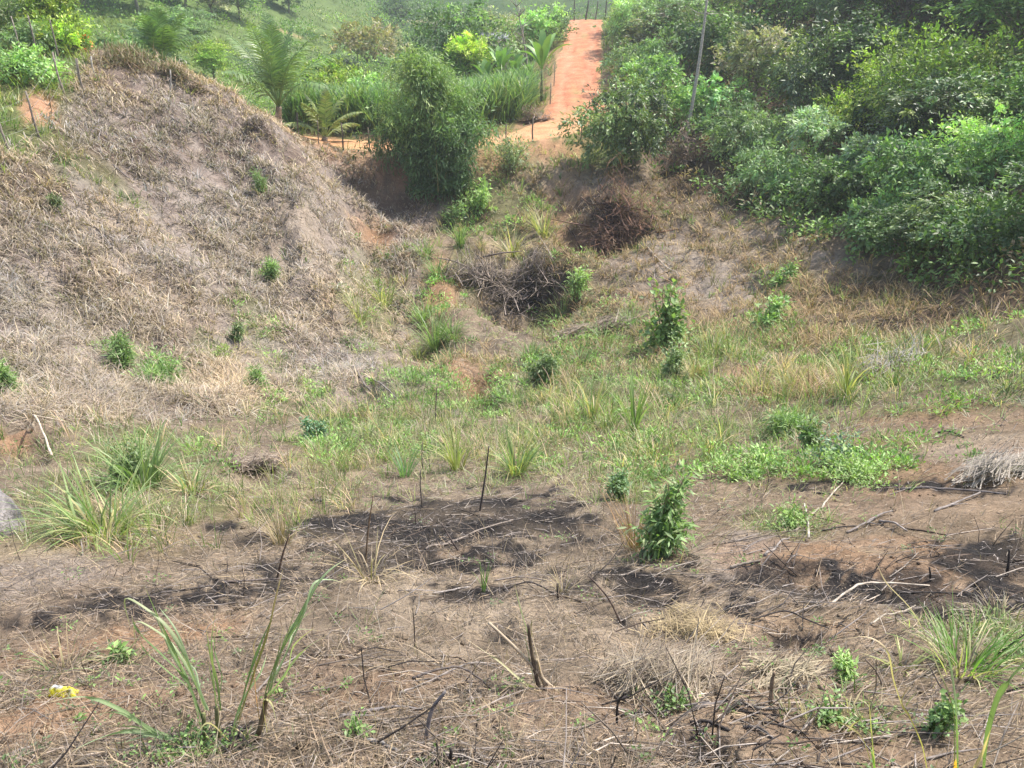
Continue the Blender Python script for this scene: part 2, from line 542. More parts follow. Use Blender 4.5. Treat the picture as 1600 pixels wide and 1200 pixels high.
def pw(x, y, p, soft=0.45, nz=0.8, fr=1.0):
    c, v, a, b = p
    dx, dy = x - c[0], y - c[1]
    q = np.hypot((dx * v[1] - dy * v[0]) / a, (dx * v[0] + dy * v[1]) / b)
    m = q < 2.2
    out = np.zeros(np.shape(x))
    if m.any():
        s = fr * 2.6 / max(min(a, b), 0.05)
        n = fbm(x[m] * s * 0.5, y[m] * s * 0.5, 4)
        out[m] = sstep(1 + soft, 1 - soft, q[m] + nz * n)
    return out


# relief made by hand: holes, berms, gully
LUMPS = [(835, 470, 70, 26, -2.3), (770, 450, 60, 30, -0.5), (870, 420, 40, 40, 0.7), (450, 300, 40, 90, 0.8), (500, 440, 34, 60, 0.7), (590, 420, 40, 80, -0.8), (660, 520, 30, 60, -0.6), (300, 420, 60, 40, 0.35), (120, 480, 60, 40, -0.4), (210, 300, 40, 60, -0.35), (360, 380, 40, 50, -0.35), (8, 690, 40, 25, -0.5), (395, 738, 36, 18, -0.35), (745, 600, 30, 25, -0.7), (640, 590, 60, 40, 0.35),
         (1290, 872, 150, 22, 0.10), (1225, 1002, 40, 16, -0.13), (1290, 920, 160, 16, -0.06), (1230, 1060, 45, 10, 0.05), (1085, 1180, 45, 30, -0.10), (560, 1062, 140, 26, 0.04), (940, 318, 45, 24, 0.7), (945, 372, 50, 26, -0.9), (880, 370, 25, 45, -0.7),
         (595, 300, 50, 40, -0.6), (480, 330, 40, 60, 0.5), (560, 470, 30, 70, 0.5), (1140, 470, 90, 40, -0.4), (400, 200, 30, 14, 0.6), (260, 100, 60, 18, 0.7),
         (1460, 505, 120, 18, -0.4), (690, 330, 60, 40, -0.5), (1060, 250, 40, 50, -0.6), (800, 840, 160, 40, -0.10), (1010, 930, 90, 24, -0.07)]
_dz = np.zeros_like(GZ)
for (lx, ly, rx, ry, dz) in LUMPS:
    _dz += dz * pw(GX, GY, patch(lx, ly, rx, ry), 0.6, 0.5)
GZ += _dz

PATCH = {
    'burnt': [(640, 828, 190, 48), (790, 805, 110, 34), (560, 880, 60, 20), (1005, 930, 130, 34), (1290, 925, 150, 24), (1440, 925, 90, 26), (1565, 885, 70, 38), (1440, 950, 60, 18), (830, 470, 66, 22), (770, 430, 40, 26),
              (320, 932, 170, 16), (150, 940, 60, 12), (730, 930, 60, 14), (960, 325, 50, 34), (1560, 940, 60, 16), (1380, 760, 130, 8), (1090, 1180, 45, 26), (1225, 1004, 34, 12), (700, 1185, 50, 14), (350, 1150, 50, 20)],
    'bare': [(560, 1064, 170, 34), (745, 872, 70, 22), (1290, 872, 160, 26), (1170, 740, 110, 22), (120, 1110, 160, 34), (200, 1000, 120, 26), (1240, 980, 90, 24), (1180, 1130, 160, 50), (1450, 730, 190, 60), (1330, 1130, 160, 50), (875, 300, 22, 42), (890, 385, 30, 40),
             (620, 360, 60, 30), (730, 575, 60, 24), (12, 690, 26, 14), (880, 250, 40, 14), (1180, 585, 50, 10), (450, 1060, 90, 30), (1500, 650, 120, 20), (690, 440, 26, 50), (900, 1120, 140, 40), (1460, 860, 120, 16), (65, 165, 16, 14), (860, 240, 60, 12)],
    'ash': [(470, 470, 30, 70), (250, 420, 110, 40), (180, 330, 90, 40), (330, 330, 60, 50), (600, 590, 100, 36), (560, 560, 40, 60), (100, 520, 100, 40), (1120, 440, 60, 40), (1160, 470, 40, 30), (1020, 400, 60, 40), (1550, 715, 70, 20), (1150, 855, 60, 30), (530, 350, 40, 60), (400, 540, 60, 40), (700, 640, 40, 16),
            (60, 470, 60, 40), (60, 900, 110, 40)],
    'green': [(680, 500, 30, 95), (590, 470, 34, 70), (560, 480, 30, 60), (860, 575, 70, 40), (830, 610, 80, 40), (930, 520, 90, 44), (960, 560, 90, 40), (870, 480, 40, 30), (760, 640, 130, 30), (520, 680, 60, 26), (620, 655, 60, 22), (1060, 560, 110, 44), (1210, 500, 50, 26), (1170, 540, 60, 18),
              (1225, 655, 55, 22), (1350, 728, 80, 20), (1160, 725, 70, 16), (1290, 735, 40, 12), (1460, 640, 80, 12), (1500, 585, 140, 20), (1580, 570, 60, 16), (740, 320, 50, 44), (720, 350, 40, 26), (800, 330, 50, 40), (890, 400, 40, 26), (1000, 330, 40, 24), (230, 710, 80, 52), (130, 790, 70, 42), (1560, 1000, 90, 36), (1225, 820, 55, 22),
              (1215, 430, 40, 16), (960, 620, 100, 40), (840, 700, 60, 30), (720, 420, 24, 40), (420, 560, 30, 40), (400, 495, 40, 20), (420, 430, 24, 16), (255, 582, 40, 24), (195, 552, 40, 22), (10, 600, 34, 36), (150, 280, 60, 30), (340, 555, 30, 12), (640, 690, 50, 22), (300, 790, 60, 18), (1320, 1120, 60, 22), (340, 1160, 60, 22), (1090, 620, 70, 20),
              (1120, 670, 60, 22), (1000, 700, 60, 30), (1440, 545, 80, 16), (40, 215, 60, 36), (15, 150, 60, 50), (480, 600, 30, 30), (430, 640, 40, 20), (1390, 690, 60, 12), (1340, 560, 60, 16), (1010, 760, 50, 22)],
    'reed': [(1190, 575, 120, 36), (1330, 590, 70, 30), (1090, 540, 60, 30), (960, 650, 110, 40), (800, 700, 70, 30), (710, 690, 40, 24), (450, 790, 110, 40), (180, 830, 130, 40), (860, 330, 40, 30), (800, 390, 50, 36), (600, 420, 50, 60), (1010, 700, 80, 40), (1440, 545, 70, 20), (880, 620, 60, 40), (640, 640, 110, 22), (1230, 540, 120, 22), (540, 720, 80, 20)],
    'straw': [(1090, 960, 90, 26), (1050, 1030, 110, 50), (1230, 1045, 60, 14), (1560, 940, 70, 22), (760, 570, 60, 24), (1330, 400, 130, 26), (1220, 370, 90, 20), (1090, 390, 90, 30), (1380, 430, 110, 20), (430, 380, 70, 70), (520, 430, 50, 50), (600, 280, 50, 40), (880, 900, 110, 22), (780, 960, 120, 30), (960, 370, 60, 40), (880, 290, 60, 40), (940, 510, 60, 14), (720, 590, 50, 20), (1550, 700, 90, 18), (1290, 610, 150, 14), (650, 900, 90, 20), (450, 900, 60, 16)],
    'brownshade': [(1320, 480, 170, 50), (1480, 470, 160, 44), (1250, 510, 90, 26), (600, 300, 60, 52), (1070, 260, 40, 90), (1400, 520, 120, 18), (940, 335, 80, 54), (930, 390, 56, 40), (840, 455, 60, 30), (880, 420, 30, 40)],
}
PATCHES = {k: [patch(*q) for q in v] for k, v in PATCH.items()}


def zone(x, y):
    """what the ground carries at each x, y"""
    x = np.asarray(x, float); y = np.asarray(y, float)
    z = gz(x, y)
    px, py, w = to_px(np.stack([x, y, z], -1))
    r = np.hypot(x, y)
    Z = {'px': px, 'py': py, 'r': r, 'z': z}
    for k, ps in PATCHES.items():
        q = np.zeros(x.shape)
        for p in ps: q = np.maximum(q, pw(x, y, p, 0.18, 1.6, 2.0) if k == 'burnt' else pw(x, y, p))
        Z[k] = q
    low = np.interp(px, [0, 300, 470, 560, 640, 665], [650, 650, 620, 590, 520, 380])
    Z['mound'] = sstep(25, -25, py - low) * sstep(690, 640, px) * sstep(45.5, 43.5, y) * (y > 8) * sstep(-60, 40, py - np.interp(px, [0, 60, 110, 140], [255, 215, 150, 105]))
    Z['meadow'] = np.maximum(sstep(-40, 40, np.interp(px, [0, 60, 110, 140, 150], [255, 215, 150, 105, -400]) - py), 0) * (y > 20)
    far = sstep(43.5, 46, y) * (py < 270)
    Z['far'] = np.maximum(far * (px < 980), sstep(75, 90, r))
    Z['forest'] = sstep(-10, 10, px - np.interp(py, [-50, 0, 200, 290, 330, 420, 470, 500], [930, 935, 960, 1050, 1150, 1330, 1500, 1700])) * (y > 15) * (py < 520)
    Z['field'] = sstep(900, 1150, px) * sstep(560, 620, py) * (y < 17)
    Z['fore'] = sstep(10.0, 7.0, r)
    return Z


def mixc(c, col, w):
    return c * (1 - w[..., None]) + np.array(col) * w[..., None]


SOIL, ORANGE, STRAW, ASH = (0.165, 0.128, 0.092), (0.30, 0.18, 0.105), (0.35, 0.28, 0.205), (0.275, 0.235, 0.205)
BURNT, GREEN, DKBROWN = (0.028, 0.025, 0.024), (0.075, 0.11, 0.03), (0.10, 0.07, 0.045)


def ground_colour(x, y):
    Z = zone(x, y)
    n = fbm(x * 0.6, y * 0.6, 5); n2 = fbm(x * 2.3 + 9, y * 2.3, 4)
    c = np.tile(np.array(SOIL), x.shape + (1,)).astype(float)
    c = mixc(c, STRAW, sstep(-0.25, 0.4, n2) * 0.4)
    c = mixc(c, (0.215, 0.155, 0.108), sstep(0.1, 0.5, n) * 0.6)
    c = mixc(c, (0.195, 0.152, 0.128), Z['mound'])
    c = mixc(c, (0.30, 0.265, 0.235), Z['mound'] * sstep(-0.1, 0.4, n2) * 0.5)
    c = mixc(c, (0.115, 0.08, 0.06), Z['mound'] * sstep(-0.05, 0.4, fbm(x * 0.5 + 70, y * 0.5, 4)) * 0.8)
    c = mixc(c, (0.20, 0.15, 0.10), Z['field'] * 0.7)
    c = mixc(c, GREEN, Z['meadow'] * 0.8)
    c = mixc(c, GREEN, Z['far'] * 0.85)
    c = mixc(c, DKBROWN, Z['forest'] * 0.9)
    c = mixc(c, STRAW, Z['straw'] * 0.6)
    c = mixc(c, (0.28, 0.22, 0.12), Z['reed'] * 0.45)
    c = mixc(c, (0.11, 0.12, 0.045), Z['green'] * 0.65)
    c = mixc(c, DKBROWN, Z['brownshade'] * 0.75)  # brown bank litter; bamboo, bank and hollow shade mixed into the ground colour
    c = mixc(c, ASH, Z['ash'] * 0.6)
    c = mixc(c, mixc(np.tile(np.array(ORANGE), x.shape + (1,)), (0.235, 0.165, 0.115), np.clip(0.5 - 1.3 * fbm(x * 0.9 + 7, y * 0.9, 3), 0, 1) * (Z['r'] < 12)), Z['bare'] * np.clip(0.55 + 0.9 * n, 0.15, 1))
    c = mixc(c, BURNT, Z['burnt'] * np.clip(0.9 + 0.7 * n2, 0.25, 1))
    # bank of the road: orange cut showing through
    rd, _ = polydist(x, y, ROADC)
    c = mixc(c, (0.42, 0.24, 0.14), sstep(5.0, 2.4, rd) * np.clip(0.5 + n2, 0, 0.9))
    c = mixc(c, (0.45, 0.25, 0.15), Z['meadow'] * pw(x, y, patch(62, 168, 24, 22), 0.4, 0.5) * 0.9)
    # far hills: pasture, scrub and ploughed strips
    f = sstep(70, 110, Z['r'])
    hn = fbm(x * 0.02, y * 0.02, 4)
    hc = np.tile(np.array((0.085, 0.135, 0.035)), x.shape + (1,)).astype(float)
    hc = mixc(hc, (0.13, 0.19, 0.05), sstep(-0.1, 0.3, hn)); hc = mixc(hc, (0.045, 0.08, 0.025), sstep(0.1, -0.4, hn))
    hc = mixc(hc, (0.2, 0.17, 0.08), sstep(0.35, 0.6, fbm(x * 0.05 + 40, y * 0.05, 3)) * 0.6)
    pas = sstep(300, 360, Z['px']) * sstep(600, 560, Z['px']) * sstep(95, 110, Z['r']) * sstep(230, 190, Z['r'])
    hc = mixc(hc, (0.105, 0.145, 0.048), pas * 0.85)
    hc = mixc(hc, (0.34, 0.26, 0.13), sstep(7, 2, np.abs(Z['px'] - np.interp(Z['py'], [-10, 0, 30, 60], [320, 335, 400, 470]))) * (Z['r'] > 110) * (Z['py'] < 60) * 0.8)
    c = c * (1 - f[..., None]) + hc * f[..., None]
    return c * (1 + 0.16 * fbm(x * 9, y * 9, 3)[..., None])


_G = np.stack([GX, GY, GZ], -1)
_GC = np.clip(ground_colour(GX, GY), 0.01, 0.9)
_SPLIT = int(np.searchsorted(LR, math.log(118)))


def grid_obj(name, j0, j1, mat, centre=False):
    P, K = _G[:, j0:j1], _GC[:, j0:j1]
    nt_, nl = P.shape[:2]
    idx = np.arange(nt_ * nl).reshape(nt_, nl)
    a, b, c, d = idx[:-1, :-1].ravel(), idx[1:, :-1].ravel(), idx[1:, 1:].ravel(), idx[:-1, 1:].ravel()
    Fc = [np.stack([a, c, b], -1), np.stack([a, d, c], -1)]
    V, KK = P.reshape(-1, 3), K.reshape(-1, 3)
    if centre:
        V = np.vstack([V, [[0, 0, float(P[:, 0, 2].mean())]]]); KK = np.vstack([KK, [SOIL]])
        q = idx[:, 0]
        Fc.append(np.stack([q[:-1], q[1:], np.full(nt_ - 1, nt_ * nl)], -1))
    return tag(Geo().add(V, np.vstack(Fc), KK).build(name, mat, smooth=True), kind='structure')


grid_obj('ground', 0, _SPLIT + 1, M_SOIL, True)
grid_obj('hills', _SPLIT, GX.shape[1], M_HILL)

# red dirt road: a sheet a few centimetres above the ground, wheel tracks worn into it
_T2 = np.gradient(ROADC, axis=0); _T2 /= np.linalg.norm(_T2, axis=1, keepdims=True)
_Nn = np.stack([_T2[:, 1], -_T2[:, 0]], -1)
_s = np.cumsum(np.concatenate([[0], np.linalg.norm(np.diff(ROADC, axis=0), axis=1)]))
m_ = 15
uu = np.linspace(-1, 1, m_)
edge = 1 + 0.16 * fbm(_s * 0.5, _s * 0 + 3.3, 3)
edge2 = 1 + 0.16 * fbm(_s * 0.5 + 50, _s * 0 + 7.3, 3)
wid = ROADCW[:, None] * 0.5 * np.where(uu[None] < 0, edge[:, None], edge2[:, None]) * np.ones((1, m_))
RX = ROADC[:, :1] + _Nn[:, :1] * uu[None] * wid
RY = ROADC[:, 1:] + _Nn[:, 1:] * uu[None] * wid
rut = np.exp(-((np.abs(uu) - 0.5) / 0.16) ** 2)
_z = gz(RX, RY); _k = np.hanning(19); _k /= _k.sum()
_zs = np.stack([np.convolve(np.pad(_z[:, j], 9, mode='edge'), _k, 'valid') for j in range(m_)], 1)
RZ = np.maximum(_zs + 0.05, _z + 0.02) + 0.05 - 0.035 * rut[None] + 0.03 * fbm(RX * 2, RY * 2, 3) - 0.14 * (np.abs(uu) ** 8)[None]
RZ = RZ - 0.05 * sstep(0.05, 0.35, fbm(RX * 1.6 + 9, RY * 0.5, 3))
rn = fbm(RX * 0.7, RY * 0.7, 4); rn2 = fbm(_s[:, None] * 0.25 + uu[None] * 5, uu[None] * 4 + _s[:, None] * 0.02, 4)
RK = np.tile(np.array((0.47, 0.205, 0.112)), RX.shape + (1,))
RK = mixc(RK, (0.56, 0.275, 0.165), np.broadcast_to(rut[None], RX.shape) * 0.7)
RK = mixc(RK, (0.40, 0.155, 0.085), sstep(-0.1, 0.45, rn2) * 0.8)
RK = mixc(RK, (0.50, 0.29, 0.18), sstep(0.1, 0.5, fbm(RX * 2.2, RY * 1.1 + 70, 4)) * 0.7)
RK = mixc(RK, (0.55, 0.33, 0.17), sstep(27, 20, _s)[:, None] * 0.6 * np.ones((1, m_)))
RK = mixc(RK, (0.34, 0.27, 0.12), np.exp(-((uu[None] - 0.05) / 0.2) ** 2) * sstep(-0.1, 0.35, rn) * (_s[:, None] > 24) * 0.8)
RK = mixc(RK, (0.40, 0.28, 0.15), sstep(0.75, 1.0, np.abs(uu))[None] * np.clip(0.7 + rn, 0, 1))
_i = np.arange(RX.size).reshape(RX.shape)
a, b, c, d = _i[:-1, :-1].ravel(), _i[1:, :-1].ravel(), _i[1:, 1:].ravel(), _i[:-1, 1:].ravel()
tag(Geo().add(np.stack([RX, RY, RZ], -1).reshape(-1, 3), np.vstack([np.stack([a, c, b], -1), np.stack([a, d, c], -1)]), RK.reshape(-1, 3)).build('dirt_road', M_ROAD, smooth=True), kind='structure')

# ------------------------------------------------------------------ uncountable growth and litter, one object per kind
STRAWS = np.array([(0.45, 0.36, 0.26), (0.39, 0.305, 0.22), (0.34, 0.28, 0.235), (0.42, 0.37, 0.32), (0.27, 0.205, 0.155), (0.46, 0.37, 0.245)])
GREENS = np.array([(0.13, 0.185, 0.06), (0.095, 0.15, 0.05), (0.165, 0.21, 0.075), (0.075, 0.12, 0.04), (0.19, 0.21, 0.085)])


def spread(n, r0, r1, t0=-0.95, t1=0.95):
    th = rng.uniform(t0, t1, n); r = np.exp(rng.uniform(math.log(r0), math.log(r1), n))
    return r * np.sin(th), r * np.cos(th)


def slope_lean(x, y, az):
    """lean of a thing lying on the ground in direction az"""
    e = 0.12
    h = (gz(x + np.sin(az) * e, y + np.cos(az) * e) - gz(x - np.sin(az) * e, y - np.cos(az) * e)) / (2 * e)
    return math.pi / 2 - np.arctan(h)


def tufts(g, x, y, z, nb, L, spreadr, lean0, lean1, bend, width, cols, tipc=None, r=None, S=3, wk=0.0009):
    """bunches of blades; per-tuft arrays, nb blades each"""
    n = len(x)
    i = np.repeat(np.arange(n), nb)
    N = len(i)
    az = rng.uniform(0, 2 * math.pi, N)
    rad = spreadr[i] * np.sqrt(rng.uniform(0, 1, N))
    bx, by = x[i] + rad * np.sin(az), y[i] + rad * np.cos(az)
    P = np.stack([bx, by, gz(bx, by) - 0.01], -1)
    u = rng.uniform(0, 1, N)
    lean = lean0 + (lean1 - lean0) * u
    c = cols[i] * np.clip(1 + rng.normal(0, 0.2, (N, 1)), 0.4, 1.7) * (1 + rng.normal(0, 0.05, (N, 3)))
    w = np.maximum(width, wk * np.hypot(bx, by)) * rng.uniform(0.7, 1.3, N)
    l = L[i] * rng.uniform(0.55, 1.15, N)
    g.add(*blades(P, az + rng.normal(0, 0.4, N), lean, l, w, bend * rng.uniform(0.3, 1.4, N), np.clip(c, 0.01, 0.9), S, None if tipc is None else np.clip(tipc[i] * (c.mean(1, keepdims=True) / np.maximum(cols[i].mean(1, keepdims=True), 1e-3)), 0.01, 0.9)))


def pick(pal, n, p=None):
    return pal[rng.choice(len(pal), n, p=p)] * np.clip(1 + rng.normal(0, 0.16, (n, 1)), 0.5, 1.5)


# dry tussocks combed over the mound and the banks
x, y = spread(27000, 10, 46, -0.66, -0.02)
Z = zone(x, y)
keep = Z['mound'] * (1 - 0.45 * Z['ash']) * (1 - 0.7 * Z['green']) * np.clip(0.72 + 1.9 * fbm(x * 0.45, y * 0.45, 4), 0.06, 1) > rng.uniform(0, 1, len(x))
x, y, r = x[keep], y[keep], Z['r'][keep]
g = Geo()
cols = pick(STRAWS, len(x), [.24, .22, .2, .14, .12, .08])
hue = fbm(x * 0.22 + 3, y * 0.22, 3)[:, None]
cols = cols * (1 + np.clip(hue, -0.4, 0.4) * np.array([0.4, 0.25, 0.0]))
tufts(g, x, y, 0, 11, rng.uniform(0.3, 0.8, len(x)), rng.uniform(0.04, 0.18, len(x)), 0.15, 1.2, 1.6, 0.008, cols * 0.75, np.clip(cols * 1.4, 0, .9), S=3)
# long straw lying down the slope, and dead grey blades under it
x, y = spread(105000, 10, 46, -0.66, 0.6)
Z = zone(x, y)
keep = np.maximum(Z['mound'] * (1 - 0.5 * Z['green']), 0.62 * (Z['mound'] < .5) * (1 - Z['forest']) * (1 - Z['far']) * (1 - Z['meadow']) * (1 - .7 * Z['green']) * (Z['r'] > 19) * (polydist(x, y, ROADC)[0] > 2.2)) > rng.uniform(0, 1, len(x))
x, y, r = x[keep], y[keep], Z['r'][keep]
az = rng.normal(math.pi * 0.75, 1.1, len(x))
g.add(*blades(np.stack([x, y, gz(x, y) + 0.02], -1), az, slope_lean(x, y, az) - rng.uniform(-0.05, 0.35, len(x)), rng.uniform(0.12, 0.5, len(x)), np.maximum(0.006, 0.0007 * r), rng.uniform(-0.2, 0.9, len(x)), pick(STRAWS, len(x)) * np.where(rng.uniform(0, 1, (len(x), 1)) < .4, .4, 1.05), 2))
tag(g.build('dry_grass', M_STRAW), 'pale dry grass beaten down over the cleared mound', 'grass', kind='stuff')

# straw litter and chopped stalks on the foreground and the field
x, y = spread(205000, 1.3, 24)
Z = zone(x, y)
p = (1 - Z['mound']) * (1 - 0.85 * Z['burnt']) * (1 - 0.6 * Z['bare']) * (1 - 0.5 * Z['green']) * np.clip(0.57 + 1.1 * fbm(x * 0.9, y * 0.9, 4) + 0.45 * Z['straw'] + 0.2 * Z['ash'], 0.06, 1)
keep = p > rng.uniform(0, 1, len(x))
x, y, r, ash = x[keep], y[keep], Z['r'][keep], Z['ash'][keep]
n = len(x)
az = rng.uniform(0, 2 * math.pi, n)
az = np.where(Z['field'][keep] > 0.4, rng.normal(1.25, 0.5, n), az)
cols = pick(STRAWS, n, [.14, .2, .22, .16, .2, .08])
cols = np.where(rng.uniform(0, 1, (n, 1)) < 0.36, cols * 0.35, cols * np.array([.84, .8, .76]))
g = Geo()
L = rng.uniform(0.025, 0.15, n) * rng.uniform(0.5, 1.7, n)
g.add(*blades(np.stack([x, y, gz(x, y) + rng.uniform(0.002, 0.035, n)], -1), az, slope_lean(x, y, az) + rng.normal(-0.1, 0.14, n), L, np.maximum(rng.uniform(0.002, 0.006, n), 0.0008 * r), rng.normal(0, 0.9, n), cols, 2, base_w=1.0))
tag(g.build('straw_litter', M_STRAW), 'chopped straw and dry stalks littering the slope', 'straw', kind='stuff')

# upright dead stalks and thin bent straws
x, y = spread(31000, 1.4, 24)
Z = zone(x, y)
p = (1 - Z['mound']) * (1 - 0.5 * Z['bare']) * (1 - 0.5 * Z['field']) * np.clip(0.25 + 0.8 * fbm(x * 0.7 + 5, y * 0.7, 3) + 0.3 * Z['reed'], 0.03, 1)
keep = p > rng.uniform(0, 1, len(x))
x, y, r = x[keep], y[keep], Z['r'][keep]; n = len(x)
g = Geo()
cols = pick(STRAWS, n, [.2, .2, .2, .1, .2, .1]); cols = np.where(Z['burnt'][keep][:, None] > 0.4, cols * rng.uniform(0.12, 0.6, (n, 1)), cols)
g.add(*blades(np.stack([x, y, gz(x, y) - 0.01], -1), rng.uniform(0, 6.3, n), rng.uniform(0.0, 0.9, n), rng.uniform(0.08, 0.42, n) * (0.7 + 0.04 * np.minimum(r, 16)), np.maximum(0.003, 0.0007 * r), rng.uniform(-0.2, 1.2, n), cols, 3))
tag(g.build('dead_stalks', M_STRAW), 'thin dead stalks standing among the litter', 'stalks', kind='stuff')

# green grass of the valley floor
x, y = spread(41000, 1.5, 50)
Z = zone(x, y)
p = np.clip(Z['green'] * 1.0 + 0.14 * (1 - Z['mound']) * (1 - Z['fore']) + 0.12 * (Z['r'] > 8), 0, 1) * (1 - Z['burnt']) * (1 - 0.8 * Z['bare']) * (1 - 0.8 * Z['far']) * (1 - 0.7 * Z['forest'])
p = p * np.where((Z['px'] < 480) & (Z['mound'] < .5), .6, 1) * np.clip(0.75 + 1.1 * fbm(x * 0.8 + 30, y * 0.8, 3), 0.1, 1) * np.where(Z['mound'] > 0.5, np.where(Z['green'] > 0.4, 1, 0.35), 1)
keep = p > rng.uniform(0, 1, len(x))
x, y, r = x[keep], y[keep], Z['r'][keep]; n = len(x)
cols = pick(GREENS, n, [.3, .2, .25, .1, .15])
cols = np.where(rng.uniform(0, 1, (n, 1)) < 0.36, cols * 0.4 + 0.6 * STRAWS[rng.choice(6, n)], cols)
g = Geo()
tufts(g, x, y, 0, 11, rng.uniform(0.14, 0.5, n) * (0.35 + 0.65 * sstep(3, 14, r)), rng.uniform(0.04, 0.18, n), 0.05, 1.15, 1.0, 0.007, cols, cols * np.array([1.25, 1.15, 1.2]), S=2)
tag(g.build('green_grass', M_GRASS), 'fresh green grass regrowing in the valley bottom', 'grass', kind='stuff')

# tall yellowing reed grass
x, y = spread(18000, 5, 46)
Z = zone(x, y)
p = np.clip(Z['reed'] * 0.8 + 0.07 * (Z['r'] > 12), 0, 1) * (1 - Z['mound'] * (Z['reed'] < 0.3)) * (1 - Z['burnt']) * (1 - Z['far']) * (1 - Z['forest']) * np.clip(0.6 + 1.2 * fbm(x * 0.7, y * 0.7 + 60, 3), 0.03, 1)
keep = p > rng.uniform(0, 1, len(x))
x, y, r = x[keep], y[keep], Z['r'][keep]; n = len(x)
cols = np.where(rng.uniform(0, 1, (n, 1)) < 0.62, pick(GREENS, n), pick(STRAWS, n) * 0.85)
g = Geo()
tufts(g, x, y, 0, 10, rng.uniform(0.35, 0.95, n) * (0.45 + 0.55 * sstep(5, 18, r)), rng.uniform(0.03, 0.14, n), 0.0, 0.5, 1.1, 0.008, cols * 0.85, cols * np.array([1.5, 1.3, 1.25]), S=3)
tag(g.build('reed_grass', M_GRASS), 'tall yellowing reed grass along the valley floor', 'grass', kind='stuff')

# dry brown grass hanging over the shaded bank and the road bank
x, y = spread(19000, 14, 52)
Z = zone(x, y)
rd, _ = polydist(x, y, ROADC)
p = np.clip(Z['brownshade'] + 0.5 * Z['straw'] + 0.35 * ((x > 1) & (y > 20) & (Z['forest'] < 0.5)) + 0.25 * ((y > 30) & (Z['mound'] < 0.5)), 0, 1) * (1 - Z['mound']) * (1 - Z['far']) * (1 - 0.6 * Z['forest']) * (rd > 2.0) * (1 - Z['burnt'])
keep = p > rng.uniform(0, 1, len(x))
x, y, r = x[keep], y[keep], Z['r'][keep]; n = len(x)
cols = np.array([(0.34, 0.24, 0.13), (0.25, 0.17, 0.10), (0.42, 0.31, 0.17), (0.16, 0.15, 0.06)])[rng.choice(4, n, p=[.35, .25, .2, .2])]
g = Geo()
tufts(g, x, y, 0, 11, rng.uniform(0.35, 0.9, n), rng.uniform(0.05, 0.25, n), 0.1, 1.3, 1.3, 0.01, cols, cols * 1.15, S=3)
tag(g.build('bank_grass', M_STRAW), 'long brown dry grass hanging over the banks', 'grass', kind='stuff')

# meadow behind the fence and the grass beyond the road
x, y = spread(14500, 20, 110)
Z = zone(x, y)
rd, _ = polydist(x, y, ROADC)
p = np.clip(Z['meadow'] + Z['far'] * 0.8, 0, 1) * (rd > 2.3) * (1 - pw(x, y, patch(62, 168, 24, 20), 0.3, 0.4))
keep = p > rng.uniform(0, 1, len(x))
x, y, r = x[keep], y[keep], Z['r'][keep]; n = len(x)
cols = pick(GREENS, n, [.25, .2, .25, .1, .2]) * np.array([1.1, 1.05, 0.9])
g = Geo()
tufts(g, x, y, 0, 10, rng.uniform(0.3, 0.9, n) * (1 + 0.4 * (r > 60)), rng.uniform(0.1, 0.45, n), 0.05, 0.9, 0.9, 0.012, cols, cols * 1.2, S=2, wk=0.0011)
tag(g.build('meadow_grass', M_GRASS), 'lush green meadow grass beyond the mound and road', 'grass', kind='stuff')

# seedlings and low weeds with small broad leaves
x, y = spread(6800, 1.4, 26)
Z = zone(x, y)
p = np.clip(0.14 + 0.75 * Z['green'], 0, 1) * (1 - 0.9 * Z['burnt']) * np.clip(0.6 + 1.2 * fbm(x * 1.2 + 80, y * 1.2, 3), 0.02, 1)
keep = p > rng.uniform(0, 1, len(x))
x, y, r = x[keep], y[keep], Z['r'][keep]; n = len(x)
k = 22
i = np.repeat(np.arange(n), k); N = len(i)
sz = rng.uniform(0.03, 0.10, n) * (0.7 + 0.08 * r)
az = rng.uniform(0, 6.3, N); rr = sz[i] * rng.uniform(0.1, 1.0, N)
bx, by = x[i] + rr * np.sin(az), y[i] + rr * np.cos(az)
P = np.stack([bx, by, gz(bx, by) + sz[i] * rng.uniform(0.05, 0.9, N)], -1)
D = np.stack([np.sin(az), np.cos(az), rng.normal(0.15, 0.5, N)], -1)
Nn_ = np.stack([rng.normal(0, .45, N), rng.normal(0, .45, N), np.ones(N)], -1)
lw = np.maximum(rng.uniform(0.006, 0.015, N), 0.0016 * r[i])
cols = pick(np.array([(0.085, 0.14, 0.04), (0.11, 0.165, 0.05), (0.07, 0.115, 0.035), (0.09, 0.12, 0.06)]), n)[i] * np.clip(1 + rng.normal(0, .2, (N, 1)), .4, 1.6)
g = Geo().add(*leaves(P, D, Nn_, lw * 2, lw, cols))
tag(g.build('weeds', M_LEAF), 'small green weeds sprouting from the cleared soil', 'weeds', kind='stuff')

# charred crumbs and twigs in the burnt patches
x, y = spread(76000, 1.4, 36)
Z = zone(x, y)
keep = Z['burnt'] * 0.9 > rng.uniform(0, 1, len(x))
x, y, r = x[keep], y[keep], Z['r'][keep]; n = len(x)
az = rng.uniform(0, 6.3, n)
cols = np.where(rng.uniform(0, 1, (n, 1)) < 0.72, np.array([[0.02, 0.018, 0.017]]), np.array([[0.22, 0.19, 0.17]])) * rng.uniform(0.5, 1.6, (n, 1))
g = Geo().add(*blades(np.stack([x, y, gz(x, y) + rng.uniform(0.0, 0.03, n)], -1), az, slope_lean(x, y, az) - rng.uniform(-0.1, 0.7, n) ** 2, rng.uniform(0.03, 0.16, n), np.maximum(0.004, 0.0009 * r), rng.normal(0, .5, n), cols, 2, base_w=1.0))
tag(g.build('charred_twigs', M_CHAR), 'burnt twigs and ash covering the scorched patches', 'charred twigs', kind='stuff')

